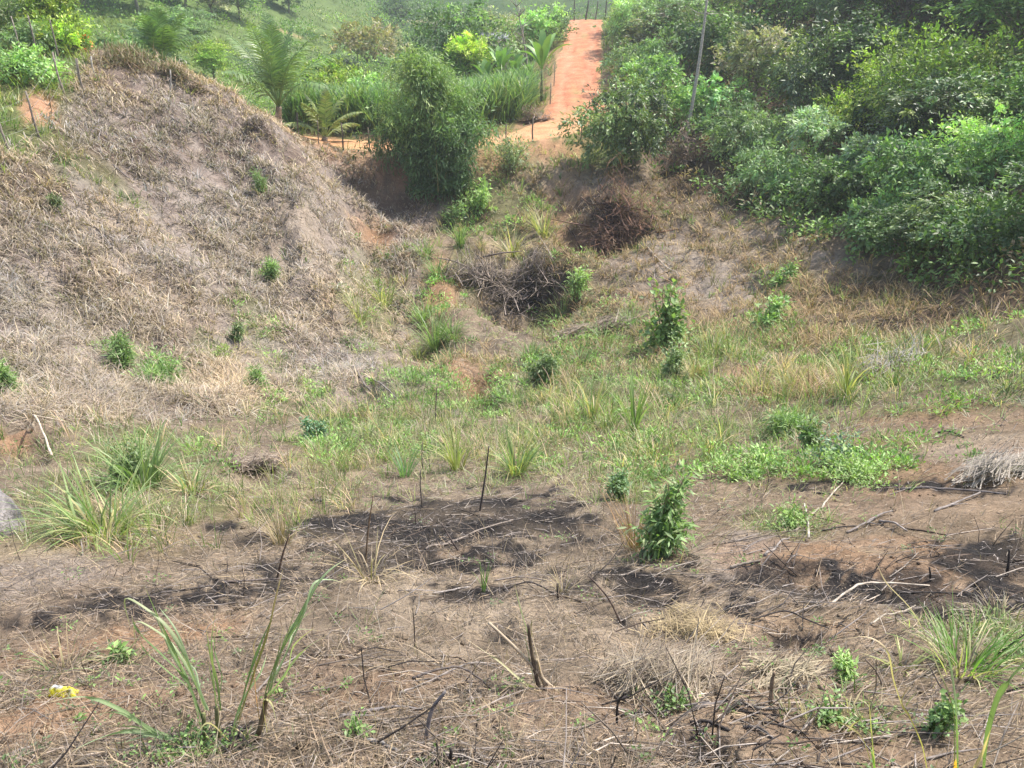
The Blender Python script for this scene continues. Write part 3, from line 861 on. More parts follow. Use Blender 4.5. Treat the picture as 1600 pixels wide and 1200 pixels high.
# clods and small stones
x, y = spread(12000, 1.3, 16)
Z = zone(x, y)
keep = (0.22 + 0.6 * Z['bare']) * (1 - Z['mound']) * np.clip(0.6 + fbm(x * 1.5, y * 1.5 + 11, 3), 0.05, 1) > rng.uniform(0, 1, len(x))
x, y, r = x[keep], y[keep], Z['r'][keep]; n = len(x)
oc = np.array([(1, 0, 0), (-1, 0, 0), (0, 1, 0), (0, -1, 0), (0, 0, 1), (0, 0, -1)], float)
of = np.array([(0, 2, 4), (2, 1, 4), (1, 3, 4), (3, 0, 4), (2, 0, 5), (1, 2, 5), (3, 1, 5), (0, 3, 5)])
s = np.maximum(rng.gamma(1.6, 0.006, n), 0.0009 * r) * rng.uniform(0.7, 1.5, n)
ca, sa = np.cos(rng.uniform(0, 6.3, n)), np.sin(rng.uniform(0, 6.3, n))
V = oc[None] * rng.uniform(0.6, 1.3, (n, 6, 1)) * s[:, None, None] * np.array([1, 1, 0.7])
V = np.stack([V[..., 0] * ca[:, None] - V[..., 1] * sa[:, None], V[..., 0] * sa[:, None] + V[..., 1] * ca[:, None], V[..., 2]], -1)
V = V + np.stack([x, y, gz(x, y) + s * 0.25], -1)[:, None]
cc = np.clip(ground_colour(x, y) * rng.uniform(0.8, 1.35, (n, 1)), 0.02, 0.8)
g = Geo().add(V.reshape(-1, 3), (of[None] + (np.arange(n) * 6)[:, None, None]).reshape(-1, 3), np.repeat(cc, 6, 0))
tag(g.build('soil_clods', M_SOIL), 'crumbled clods of soil on the bare patches', 'soil', kind='stuff')

# leafy herbs tangled through the green parts of the valley
x, y = spread(4000, 9, 46, -0.45, 0.62)
Z = zone(x, y)
keep = Z['green'] * (1 - Z['forest']) * (1 - Z['far']) * (1 - Z['meadow']) * np.where(Z['mound'] > .5, .5, 1) * np.where(Z['px'] < 480, .35, 1) * np.clip(0.6 + 1.5 * fbm(x * 0.5 + 8, y * 0.5, 3), 0.02, 1) > rng.uniform(0, 1, len(x))
x, y, r = x[keep], y[keep], Z['r'][keep]; n = len(x)
k = 40
i = np.repeat(np.arange(n), k); N = len(i)
sz = rng.uniform(0.15, 0.5, n) * (0.5 + 0.022 * r)
dd = rng.normal(0, 1, (N, 3)); dd /= np.linalg.norm(dd, axis=1, keepdims=True); dd[:, 2] = np.abs(dd[:, 2])
P = np.stack([x[i], y[i], gz(x[i], y[i])], -1) + dd * (sz[i] * rng.uniform(.2, 1, N))[:, None] * np.array([1.2, 1.2, .8])
D = dd + rng.normal(0, .7, (N, 3)) + np.array([0, 0, .2]); Nn_ = np.stack([rng.normal(0, .5, N), rng.normal(0, .5, N), np.ones(N)], -1)
lw = (0.014 + 0.0011 * r[i]) * rng.uniform(.7, 1.3, N)
cols = pick(np.array([(0.085, 0.145, 0.04), (0.11, 0.18, 0.05), (0.07, 0.115, 0.035), (0.13, 0.185, 0.06)]), n)[i] * np.clip(1 + rng.normal(0, .2, (N, 1)), .4, 1.6)
g = Geo().add(*leaves(P, D, Nn_, lw * 3, lw, cols))
tag(g.build('herbs', M_LEAF), 'tangled leafy herbs through the green strips of the valley', 'herbs', kind='stuff')

# broken twigs strewn over the foreground and the field
x, y = spread(6800, 1.5, 16)
Z = zone(x, y)
keep = (0.45 + 0.5 * Z['burnt'] + 0.4 * Z['field']) * np.clip(0.6 + 1.2 * fbm(x * 0.8 + 21, y * 0.8, 3), 0.05, 1) > rng.uniform(0, 1, len(x))
x, y, r = x[keep], y[keep], Z['r'][keep]; n = len(x)
az = np.where(rng.random(n) < .5, rng.normal(1.5, .5, n), rng.uniform(0, 6.3, n))
L = rng.uniform(.08, .45, n); ln = slope_lean(x, y, az) - np.abs(rng.normal(0, .12, n)) - (rng.random(n) < .12) * rng.uniform(.3, 1.2, n)
h = np.stack([np.sin(az) * np.sin(ln), np.cos(az) * np.sin(ln), np.cos(ln)], -1)
p0 = np.stack([x, y, gz(x, y) + .008], -1); p2 = p0 + h * L[:, None]; p1 = (p0 + p2) / 2 + rng.normal(0, 1, (n, 3)) * (L * .05)[:, None]
rad = np.maximum(rng.uniform(.002, .0065, n), .00045 * r)
s_ = np.stack([np.cos(az), -np.sin(az), np.zeros(n)], -1); u_ = np.array([0, 0, 1.0])
ring = [s_ * 1.0, -.5 * s_ + .87 * u_, -.5 * s_ - .87 * u_]
V = np.stack([p + q * (rad * f)[:, None] for p, f in ((p0, 1), (p1, .85), (p2, .5)) for q in ring], 1)
fc = []
for a in (0, 3):
    for b in range(3):
        c_, d_ = a + b, a + (b + 1) % 3
        fc += [(c_, d_, d_ + 3), (c_, d_ + 3, c_ + 3)]
cols = np.array([(.26, .225, .20), (.17, .14, .115), (.05, .042, .038), (.40, .34, .28), (.12, .09, .07)])[rng.choice(5, n, p=[.28, .25, .2, .12, .15])] * rng.uniform(.75, 1.3, (n, 1))
g = Geo().add(V.reshape(-1, 3), (np.array(fc)[None] + (np.arange(n) * 9)[:, None, None]).reshape(-1, 3), np.repeat(cols, 9, 0))
tag(g.build('broken_twigs', M_WOOD), 'small broken twigs strewn over the cleared slope', 'twigs', kind='stuff')

# ------------------------------------------------------------------ trees
def unit(v):
    return v / np.maximum(np.linalg.norm(v, axis=-1, keepdims=True), 1e-9)


TREE_KINDS = {
    # leaf length, leaf width, leaves, twig spread, droop, lobes, lobe size, crown flatness, colours, per-lobe colour swing
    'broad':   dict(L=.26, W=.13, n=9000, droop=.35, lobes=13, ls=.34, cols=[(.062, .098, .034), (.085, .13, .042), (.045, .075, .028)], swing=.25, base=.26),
    'feather': dict(L=.30, W=.075, n=12000, droop=.55, lobes=15, ls=.32, cols=[(.125, .175, .08), (.15, .20, .085), (.09, .135, .06)], swing=.25, base=.12),
    'pale':    dict(L=.28, W=.11, n=9000, droop=.2, lobes=12, ls=.30, cols=[(.17, .22, .135), (.20, .25, .15), (.13, .18, .10)], swing=.2, base=.15),
    'lime':    dict(L=.26, W=.11, n=13000, droop=.15, lobes=17, ls=.28, cols=[(.17, .23, .04), (.21, .25, .05), (.12, .18, .035)], swing=.25, base=.25),
    'dusky':   dict(L=.28, W=.12, n=6500, droop=.3, lobes=12, ls=.30, cols=[(.15, .15, .095), (.19, .17, .12), (.12, .13, .07)], swing=.2, base=.2),
    'flat':    dict(L=.36, W=.16, n=5000, droop=.05, lobes=13, ls=.30, cols=[(.20, .17, .08), (.24, .19, .10), (.15, .15, .06)], swing=.2, base=.55),
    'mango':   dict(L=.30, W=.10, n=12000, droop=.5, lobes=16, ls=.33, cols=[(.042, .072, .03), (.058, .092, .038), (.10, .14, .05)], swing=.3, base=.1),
    'light':   dict(L=.26, W=.12, n=8500, droop=.3, lobes=13, ls=.32, cols=[(.125, .19, .07), (.155, .225, .08), (.085, .14, .055)], swing=.28, base=.28),
}


def tree_geo(kind, seed, H, R, leafscale=1.0, nleaf=1.0, lean=0.0, base=None):
    """trunk with limbs, and a crown of leaf sprays gathered in uneven lobes; base at the origin"""
    k = TREE_KINDS[kind]; g = np.random.default_rng(seed)
    wood, crown = Geo(), Geo()
    z0 = H * (base or k['base']); Hc = H - z0
    # lobe centres fill an egg-shaped envelope
    nl = k['lobes']; cen, siz = [], []
    for i in range(nl):
        for _ in range(30):
            u = unit(g.normal(0, 1, 3)) * g.uniform(.25, .82) ** .6
            c = np.array([u[0] * R * .85, u[1] * R * .85, z0 + Hc * (.5 + .46 * u[2])])
            if kind == 'flat': c[2] = H - Hc * (.18 + .25 * g.random()) * (1 - .4 * np.hypot(u[0], u[1]))
            s = R * k['ls'] * 1.18 * g.uniform(.55, 1.4)
            if all(np.linalg.norm((c - q) / (1, 1, 1.1)) > .5 * (s + t) for q, t in zip(cen, siz)): break
        cen.append(c); siz.append(s)
    cen, siz = np.array(cen), np.array(siz)
    top = np.array([lean * H, g.normal(0, .04) * H, H * .82])
    tz = np.linspace(0, 1, 9)
    trunk = np.stack([top[0] * tz ** 1.4 + g.normal(0, .012 * H, 9) * tz, top[1] * tz + g.normal(0, .012 * H, 9) * tz, -.25 + (top[2] + .25) * tz], -1)
    r0 = .016 * H + .03
    bark = np.array([(.20, .17, .13), (.26, .23, .19), (.15, .12, .09)])[g.integers(3)]
    wood.add(*tube(trunk, r0 * (1 - .8 * tz), bark, 7))
    for c, s in zip(cen, siz):
        j = int(np.clip((c[2] * .62) / top[2] * 8, 2, 7)); b = trunk[j]
        mid = b * .45 + c * .55 + np.array([0, 0, .08 * H * g.uniform(-.3, 1)])
        q = np.linspace(0, 1, 6)[:, None]
        pts = b * (1 - q) ** 2 + 2 * mid * q * (1 - q) + c * q ** 2
        wood.add(*tube(pts, r0 * .42 * (1 - .75 * q[:, 0]), bark, 5))
        for _ in range(3):
            e = c + unit(g.normal(0, 1, 3) + np.array([0, 0, .4])) * s * g.uniform(.5, .95)
            wood.add(*tube(np.array([pts[4], (pts[4] + e) / 2 + g.normal(0, .05 * s, 3), e]), [r0 * .14, r0 * .09, r0 * .03], bark, 3))
    # sprays on lobe shells, leaves round each spray
    N = int(k['n'] * nleaf * .72); per = 26; ns = N // per
    li = g.choice(nl, ns, p=siz ** 2 / (siz ** 2).sum())
    d = unit(g.normal(0, 1, (ns, 3)) + np.array([0, 0, .35]))
    sp = cen[li] + d * (siz[li] * g.uniform(.45, 1.05, ns) ** .7)[:, None] * np.array([1.1, 1.1, .85])
    sd = unit(d * np.array([1, 1, .5]) + g.normal(0, .35, (ns, 3)) - np.array([0, 0, k['droop'] * .6]))
    i = np.repeat(np.arange(ns), per); n = len(i)
    sl = (R * .24 + .12) * g.uniform(.5, 1.3, ns); wild = g.random(ns) < .12; sl = np.where(wild, sl * g.uniform(1.5, 2.4, ns), sl)
    sd = unit(np.where(wild[:, None], sd + np.array([0, 0, .9]), sd))
    t = g.uniform(0, 1, n)
    P = sp[i] + sd[i] * (sl[i] * t)[:, None] + g.normal(0, 1, (n, 3)) * (sl[i] * .20)[:, None] * np.array([1, 1, .55]) - np.array([0, 0, 1]) * (k['droop'] * sl[i] * t ** 2)[:, None]
    D = unit(sd[i] + g.normal(0, .7, (n, 3)) - np.array([0, 0, k['droop']]))
    Nn = unit(d[i] * .6 + np.array([0, 0, .9]) + g.normal(0, .55, (n, 3)))
    cols = np.array(k['cols'])
    lobec = cols[g.integers(len(cols), size=nl)] * (1 + g.normal(0, k['swing'], (nl, 1)))
    cc = lobec[li][i] * np.clip(1 + g.normal(0, .12, (ns, 1)), .5, 1.6)[i] * np.clip(1 + g.normal(0, .18, (n, 1)), .4, 1.7) * (1 + g.normal(0, .06, (n, 3)))
    if kind == 'mango': cc = np.where((g.random((ns, 1)) < .10)[i], cc * .3 + np.array([.17, .21, .04]), cc)
    L = 1.13 * k['L'] * leafscale * g.uniform(.6, 1.2, n) * np.clip(1 + g.normal(0, .28, ns), .55, 1.7)[i]
    crown.add(*leaves(P, D, Nn, L, L * k['W'] / k['L'] * g.uniform(.8, 1.2, n), np.clip(cc, .008, .6), .2))
    return wood, crown


_proto = {}


def tree(px, py_top, w_px, Y, kind, label, name='tree', cat='tree', group=None, var=0, base_py=None, ls=1.0, dense=1.0, lean=0.0, hmax=None):
    """a tree whose crown is centred on photo column px, w_px wide, at distance Y; its own trunk and crown"""
    d = ray(px, py_top); top = d * (Y / d[1])
    base = np.array([top[0], Y, float(gz(top[0], Y))])
    H = max(top[2] - base[2], 0.8)
    if hmax: H = min(H, hmax)
    dist = float(np.linalg.norm(top)); R = 0.5 * w_px * dist / F
    R = min(R, 5.0) if hmax else R
    H = max(H, 1.7 * R)
    key = (kind, var)
    # a few meshes per kind, stretched, so that alike trees still differ in outline
    if key not in _proto:
        Hp, Rp = 8.0, 2.9
        w, c = tree_geo(kind, 100 + 13 * var + 7 * len(_proto), Hp, Rp, 1.0, 1.0, lean)
        _proto[key] = (w.mesh('trunk', M_WOOD, True), c.mesh('crown', M_GLOSSLEAF if kind == 'mango' else M_LEAF), Hp, Rp)
    mw, mc, Hp, Rp = _proto[key]
    t = thing(name, label, cat, base, group, rng.uniform(0, 6.28), (R / Rp, R / Rp, H / Hp))
    for nm, me in (('trunk', mw), ('crown', mc)):
        o = bpy.data.objects.new(nm, me); C.objects.link(o); o.parent = t
    return t


def own_tree(px, py_top, w_px, Y, kind, label, seed, ls=1.0, nl=1.0, lean=0.0, base=None, name='tree', cat='tree', group=None):
    """a tree with a mesh of its own"""
    d = ray(px, py_top); top = d * (Y / d[1])
    foot = np.array([top[0], Y, float(gz(top[0], Y))])
    H = max(top[2] - foot[2], .8); R = 0.5 * w_px * float(np.linalg.norm(top)) / F
    w, c = tree_geo(kind, seed, H, R, ls, nl, lean, base)
    t = thing(name, label, cat, foot, group)
    w.build('trunk', M_WOOD, t, True); c.build('crown', M_GLOSSLEAF if kind == 'mango' else M_LEAF, t)
    return t


FG = 'trees covering the slope right of the road'
# -- the wooded slope on the right, nearest row first
own_tree(980, 128, 138, 45, 'mango', 'dark glossy round tree standing at the bend where the red road turns uphill', 41, .8, 1.3)
own_tree(1385, 322, 120, 30.5, 'light', 'low rounded light green tree at the foot of the wood beside the dry grass bank', 42, .7, 1.0, group=FG)
own_tree(1455, 240, 130, 31, 'light', 'slim tree with a pale bent trunk showing below its crown', 43, .8, .8, base=.5, group=FG)
own_tree(1375, 208, 78, 36, 'pale', 'small bluish silver green tree glowing in front of dark shade in the wood', 44, .8, .7, group=FG)
own_tree(1275, 172, 80, 41, 'pale', 'slender young tree with a thin trunk and a pale flat feathery crown', 45, .8, .5, base=.6, group=FG)
own_tree(1190, 165, 120, 45, 'feather', 'bright pale green shrubby tree at the left end of the wood above the brown bank', 46, .8, 1.0, group=FG)
own_tree(1215, 225, 110, 40.5, 'feather', 'bushy silvery green tree leaning out over the dry bank', 47, .7, .9, group=FG)
own_tree(1545, 330, 150, 24.5, 'broad', 'dark leafy tree with bare lower stems at the lower right corner of the wood', 48, .6, 1.0, base=.36, group=FG)
own_tree(1555, 215, 150, 31.5, 'light', 'pale green leafy tree above the dark corner tree of the wood', 49, .7, 1.0, group=FG)
own_tree(1490, 70, 260, 40, 'lime', 'large spreading yellow green tree, broadest crown of the wood', 50, .8, 1.6, group=FG)
own_tree(1345, 150, 120, 43, 'lime', 'yellow green tree on the left flank of the broad spreading crown', 51, .7, .9, group=FG)
own_tree(1290, 45, 150, 50, 'mango', 'tall dark green tree with a dense rounded crown in the middle of the wood', 52, .9, 1.2, group=FG)
own_tree(1195, 40, 110, 54, 'dusky', 'greyish brown leaved tree amid the green wood', 53, .9, 1.0, group=FG)
own_tree(1100, 130, 100, 52, 'light', 'bright green low tree overhanging the brown gully beside the glossy round tree', 54, .8, .9, group=FG)
own_tree(1008, 50, 105, 61, 'feather', 'feathery light green tree leaning over the edge of the red road', 55, .9, 1.1, group=FG)
own_tree(992, -5, 80, 80, 'feather', 'feathery tree at the top of the hill where the red road disappears', 56, 1.1, 1.0, group=FG)
own_tree(1022, 92, 100, 53, 'light', 'leafy green tree behind the glossy round tree at the road bend', 57, .8, 1.0, group=FG)
own_tree(1120, 15, 130, 62, 'broad', 'deep green broadleaved tree beside the tall pale leaning trunk', 58, 1.0, 1.2, group=FG)
own_tree(1250, 285, 70, 38.5, 'light', 'small round bush tree at the woodland edge below the silvery trees', 59, .7, .5, group=FG)
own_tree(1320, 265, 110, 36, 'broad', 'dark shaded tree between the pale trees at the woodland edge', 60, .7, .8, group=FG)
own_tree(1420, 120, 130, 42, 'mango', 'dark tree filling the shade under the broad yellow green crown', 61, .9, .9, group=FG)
own_tree(1590, 130, 130, 36, 'broad', 'deep green tree rising behind the pale tree beside the frame edge', 62, .7, .9, group=FG)
# -- rows behind
BACK = [(1060, -20, 120, 70, 'feather', 'soft pale tree above the grey brown tree on the upper slope'),
        (1330, -30, 150, 62, 'feather', 'feathery silver green tree above the tall dark rounded tree'),
        (1420, -20, 150, 58, 'pale', 'grey green tree high on the slope above the yellow green crown'),
        (1540, -40, 170, 50, 'mango', 'nearly black green tree at the top of the wood above the broad lime crown'),
        (1240, -40, 140, 68, 'light', 'light green tree on the upper slope left of the feathery silver tree'),
        (1180, -50, 130, 76, 'broad', 'dark leafy tree at the top of the slope behind the grey brown tree'),
        (1370, 55, 120, 50, 'broad', 'mid green tree wedged between dark rounded tree and lime crown'),
        (1040, 45, 100, 68, 'dusky', 'thin leaved dull green tree behind the leaning pale trunk'),
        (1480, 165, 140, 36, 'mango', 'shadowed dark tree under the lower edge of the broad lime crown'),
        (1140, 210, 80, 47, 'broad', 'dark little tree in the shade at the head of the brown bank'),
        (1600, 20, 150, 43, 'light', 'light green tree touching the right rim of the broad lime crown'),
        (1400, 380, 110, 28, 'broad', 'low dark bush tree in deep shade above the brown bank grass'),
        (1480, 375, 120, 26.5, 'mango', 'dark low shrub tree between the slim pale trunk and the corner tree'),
        (1670, 200, 170, 30, 'light', 'leafy tree at the outer right end of the wood'),
        (1680, 350, 160, 23, 'broad', 'dark tree at the outer right foot of the wood'),
        (1700, 40, 200, 40, 'lime', 'yellow green tree on the outer right slope'),
        (1300, -110, 180, 78, 'light', 'tree crest on the skyline above the tall dark tree'),
        (1480, -110, 190, 66, 'feather', 'tree crest on the skyline above the broad lime crown'),
        (1100, -90, 150, 88, 'light', 'tree crest on the skyline over the leaning pale trunk'),
        (1035, -30, 100, 92, 'broad', 'dark tree beside the crest of the red road'),
        (1620, -120, 200, 58, 'pale', 'grey green tree crest on the skyline at the wood\'s right end'),
        ]
for i, (px, pt, w, Y, kd, lb) in enumerate(BACK):
    tree(px, pt, w, Y, kd, lb, group=FG, var=i % 2)

# undergrowth filling the wood
x, y = spread(4200, 20, 96, 0.05, 0.85)
Z = zone(x, y)
keep = (Z['forest'] * np.clip(0.55 + fbm(x * .3, y * .3, 3), .1, 1) > rng.uniform(0, 1, len(x))) & (polydist(x, y, ROADC)[0] > 3.2)
x, y, r = x[keep], y[keep], Z['r'][keep]; n = len(x)
k = 36
i = np.repeat(np.arange(n), k); N = len(i)
s = rng.uniform(.45, 1.5, n) * np.where(Z['py'][keep] > 250, .6, 1.0)
dd = unit(rng.normal(0, 1, (N, 3)) + np.array([0, 0, .5]))
P = np.stack([x[i], y[i], gz(x[i], y[i])], -1) + dd * (s[i] * rng.uniform(.4, 1.05, N))[:, None] * np.array([.9, .9, 1.05]) + np.array([0, 0, 1]) * (s[i] * .35)[:, None]
cols = pick(np.array([(.07, .11, .03), (.05, .085, .025), (.11, .16, .05), (.13, .10, .055), (.16, .12, .07)]), n, [.3, .25, .2, .15, .1])[i] * np.clip(1 + rng.normal(0, .2, (N, 1)), .4, 1.7)
lw = .055 + .0016 * r[i]
g = Geo().add(*leaves(P, unit(dd + rng.normal(0, .6, (N, 3)) - np.array([0, 0, .4])), unit(dd + np.array([0, 0, .8]) + rng.normal(0, .4, (N, 3))), lw * 2.2, lw, cols))
tag(g.build('undergrowth', M_LEAF), 'tangled undergrowth filling the shade of the wooded slope', 'undergrowth', kind='stuff')

# tall pale trunk leaning in the wood
b = at_y(1080, 118, 50); b[2] = float(gz(b[0], 50)); tp = at_y(1108, -40, 50.5)
t = thing('tree', 'tall bare pale grey trunk leaning right at the left side of the wood', 'tree', b)
q = np.linspace(0, 1, 10)[:, None]
pts = (tp - b) * q + np.array([0.15, 0, 0]) * np.sin(q * 3)
w = Geo().add(*tube(pts, np.linspace(.13, .06, 10), (.42, .38, .33), 7))
w.build('trunk', M_WOOD, t, True)
w = Geo()
for _ in range(9):
    w = Geo()
    s0 = pts[rng.integers(7, 10)]; e = s0 + unit(rng.normal(0, 1, 3) * np.array([1, 1, .4]) + np.array([0, 0, .7])) * rng.uniform(.6, 1.6)
    w.add(*tube(np.array([s0, (s0 + e) / 2 + rng.normal(0, .08, 3), e]), [.035, .025, .01], (.40, .36, .31), 5))
    w.build('branch', M_WOOD, t, True)

# ------------------------------------------------------------------ trees beyond the road and on the far hills
own_tree(712, -8, 150, 78, 'broad', 'big dense green tree behind the tall cane grass left of the red road', 71, 1.2, 1.4)
own_tree(732, 48, 66, 72, 'lime', 'small vivid yellow green tree in front of the big dense green tree', 72, 1.0, .9)
own_tree(556, 57, 92, 112, 'flat', 'flat topped tree with a brownish orange crown in the valley behind the road', 73, 1.3, .9)
own_tree(608, 55, 60, 125, 'dusky', 'round dull olive tree beside the flat topped brownish tree', 74, 1.4, .7)
own_tree(525, 100, 110, 62, 'lime', 'yellow green tree behind the large coconut palm by the road', 75, .9, 1.0)
own_tree(575, 118, 70, 58, 'light', 'fresh green tree between the yellow green tree and the bamboo clump', 76, .8, .8)
own_tree(850, 15, 80, 86, 'light', 'bright green tree at the left edge of the steep road', 77, 1.1, .9)
own_tree(800, 30, 100, 92, 'dusky', 'thin olive tree behind the slim bare tree near the hut', 78, 1.2, .8)
own_tree(165, 52, 95, 54, 'broad', 'dark rounded tree behind the white rail past the mound crest', 79, .9, 1.1)
own_tree(225, 62, 80, 56, 'mango', 'very dark tree next to the coconut palm behind the mound crest', 80, .9, .9)
own_tree(20, -20, 110, 44, 'feather', 'drooping pale tree at the upper left corner above the fence', 81, .8, 1.1)
own_tree(74, -15, 60, 42, 'lime', 'slim tree with a yellow green top rising beside the drooping corner tree', 82, .7, .6)
own_tree(95, 70, 70, 40, 'lime', 'feathery yellow green sapling leaning over the fence posts', 83, .6, .5)
own_tree(40, 45, 60, 39, 'feather', 'young thin stemmed tree with a light crown in the meadow behind the fence', 84, .6, .5)
own_tree(15, 95, 90, 34, 'light', 'bushy green shrub tree beside the orange path behind the fence', 85, .6, .7)
FAR = 'trees scattered over the hills beyond the valley'
FARL = [(130, 5, 110, 95, 'light', 'light green tree on the hillside above the fence corner'),
        (215, 12, 90, 100, 'broad', 'dark green tree on the hillside straight above the dark trees past the mound'),
        (290, 10, 80, 110, 'broad', 'dark green tree on the hillside, upper right of the palm behind the mound'),
        (375, 34, 60, 118, 'broad', 'dark green tree on the slope above the large young palm'),
        (455, 52, 50, 135, 'broad', 'dark tree in the hedge line above the light green pasture'),
        (335, 44, 60, 112, 'dusky', 'olive tree on the slope between the two tall palms'),
        (255, 50, 70, 85, 'light', 'light green tree close behind the palm of the mound crest'),
        (420, 12, 100, 200, 'dusky', 'dull brown tree group at the end of the pasture ridge'),
        (455, 5, 70, 220, 'broad', 'dark green tree next to the dull brown ridge trees'),
        (500, 25, 70, 210, 'dusky', 'purplish brown tree on the hazy slope below the ridge'),
        (545, 20, 60, 215, 'light', 'light green tree on the hazy slope above the flat topped tree'),
        (590, 5, 90, 230, 'broad', 'broad dark tree on the hazy slope left of the big dense tree'),
        (630, 40, 60, 190, 'broad', 'dark green tree just left of the big dense tree, lower on the slope'),
        (520, 80, 34, 108, 'mango', 'small dark round tree on the light green pasture, larger of two'),
        (540, 84, 30, 104, 'mango', 'small dark round tree on the light green pasture, smaller of two'),
        (330, 90, 60, 80, 'lime', 'low yellow green tree at the back foot of the mound'),
        (760, 5, 90, 200, 'broad', 'dark bluish tree in the gap beside the slim bare tree'),
        (640, 90, 60, 92, 'light', 'light green tree behind the top of the bamboo clump'),
        (820, 20, 50, 150, 'broad', 'dark tree in the distance left of the road crest'),
        (310, 70, 60, 95, 'feather', 'feathery tree on the slope behind the mound'),
        (680, 20, 60, 150, 'dusky', 'dull olive tree peeping out behind the big dense tree'),
        (40, -20, 120, 85, 'broad', 'dark tree high on the hillside in the upper left corner'),
        (-40, 20, 140, 60, 'light', 'light green tree on the slope left of the meadow'),
        (-60, 120, 120, 40, 'broad', 'dark green tree left of the orange path'),
        (600, -20, 90, 330, 'broad', 'dark hazy tree on the farthest slope'),
        (500, -15, 90, 340, 'light', 'pale hazy tree on the farthest slope'),
        (560, -25, 90, 350, 'broad', 'hazy tree between the dark and pale ones on the farthest slope'),
        (850, 0, 60, 420, 'broad', 'bluish far tree over the crest of the road'),
        (790, -5, 60, 400, 'light', 'bluish far tree left of the road crest')]
for i, (px, pt, w, Y, kd, lb) in enumerate(FARL):
    tree(px, pt, w, Y, kd, lb, group=FAR, var=i % 2, hmax=7.5)

# scrub on the hillsides
x, y = spread(4000, 52, 520, -0.72, 0.1)
Z = zone(x, y)
rd, _ = polydist(x, y, ROADC)
cl = fbm(x * .02 + 5, y * .02, 3) + .6 * fbm(x * .08, y * .08, 3)
pas = sstep(310, 350, Z['px']) * sstep(600, 570, Z['px']) * sstep(95, 110, Z['r']) * sstep(240, 200, Z['r'])
keep = (np.clip(.38 + 1.8 * cl, .03, 1) * (1 - .1 * pas) > rng.uniform(0, 1, len(x))) & (rd > 5) & (Z['mound'] < .2) & (Z['far'] + Z['meadow'] > .3)
x, y, r = x[keep], y[keep], Z['r'][keep]; n = len(x)
k = 64
i = np.repeat(np.arange(n), k); N = len(i)
s = rng.uniform(.4, 1.5, n) * (.45 + .007 * r)
dd = unit(rng.normal(0, 1, (N, 3)) + np.array([0, 0, .6]))
P = np.stack([x[i], y[i], gz(x[i], y[i])], -1) + dd * (s[i] * rng.uniform(.5, 1.05, N))[:, None] * np.array([1.25, 1.25, .9]) + np.array([0, 0, 1]) * (s[i] * .3)[:, None]
cols = pick(np.array([(.075, .13, .03), (.05, .09, .028), (.12, .18, .045), (.15, .16, .07)]), n, [.35, .25, .25, .15])[i] * np.clip(1 + rng.normal(0, .2, (N, 1)), .4, 1.7)
lw = .05 + .0012 * r[i]
g = Geo().add(*leaves(P, unit(dd + rng.normal(0, .6, (N, 3))), unit(dd + np.array([0, 0, .8]) + rng.normal(0, .4, (N, 3))), lw * 1.8, lw, cols))
tag(g.build('hillside_scrub', M_LEAF), 'dense green scrub covering the far hillsides', 'scrub', kind='stuff')

# tall cane grass between the road and the trees
n = 3000
cx, cy = [], []
while len(cx) < n:
    p_ = rng.uniform([470, 46], [870, 80]); pt = np.array([(p_[0] - 800) / F * p_[1], p_[1]])
    top = to_px(np.array([pt[0], pt[1], float(gz(pt[0], pt[1]))]))
    if polydist(pt[:1], pt[1:], ROADC)[0][0] > 3.4 and p_[1] < np.interp(p_[0], [470, 640, 700, 870], [57, 62, 67, 68]) and pt[1] > 47: cx.append(pt[0]); cy.append(pt[1])
x, y = np.array(cx), np.array(cy)
g = Geo(); nb = 9
i = np.repeat(np.arange(n), nb); N = len(i)
hh = rng.uniform(1.5, 3.1, n)
az = rng.uniform(0, 6.3, N); u = rng.uniform(.0, .75, N)
P = np.stack([x[i] + rng.normal(0, .12, N), y[i] + rng.normal(0, .12, N), gz(x[i], y[i]) + hh[i] * u], -1)
cols = pick(np.array([(.10, .17, .06), (.13, .20, .09), (.16, .20, .08), (.075, .13, .05)]), n)[i] * np.clip(1 + rng.normal(0, .18, (N, 1)), .5, 1.6)
g.add(*blades(P, az, rng.uniform(.08, .5, N), hh[i] * (1 - u) * rng.uniform(.6, 1.1, N) + .5, rng.uniform(.06, .11, N), rng.uniform(.3, 1.7, N), cols, 3, cols * 1.35))
tag(g.build('cane_grass', M_GRASS), 'dense stand of tall green cane grass beside the road', 'cane grass', kind='stuff')

# pasture and rough herbage on the far slopes
x, y = spread(7500, 95, 330, -0.66, 0.06)
Z = zone(x, y)
keep = (np.abs(Z['px'] - np.interp(Z['py'], [-10, 0, 30, 60], [320, 335, 400, 470])) > 7) | (Z['py'] > 60)
x, y, r = x[keep], y[keep], Z['r'][keep]; n = len(x)
cols = pick(np.array([(.085, .125, .04), (.105, .14, .048), (.075, .11, .038), (.12, .135, .055)]), n) * (1 + .35 * np.clip(fbm(x * .04, y * .04, 3), -.5, .5))[:, None]
g = Geo()
tufts(g, x, y, 0, 6, rng.uniform(.25, .65, n), rng.uniform(.5, 1.5, n), .0, 1.0, .8, .02, cols, cols * 1.1, S=2, wk=.0009)
tag(g.build('hill_grass', M_GRASS), 'rough light green pasture on the far hillsides', 'grass', kind='stuff')

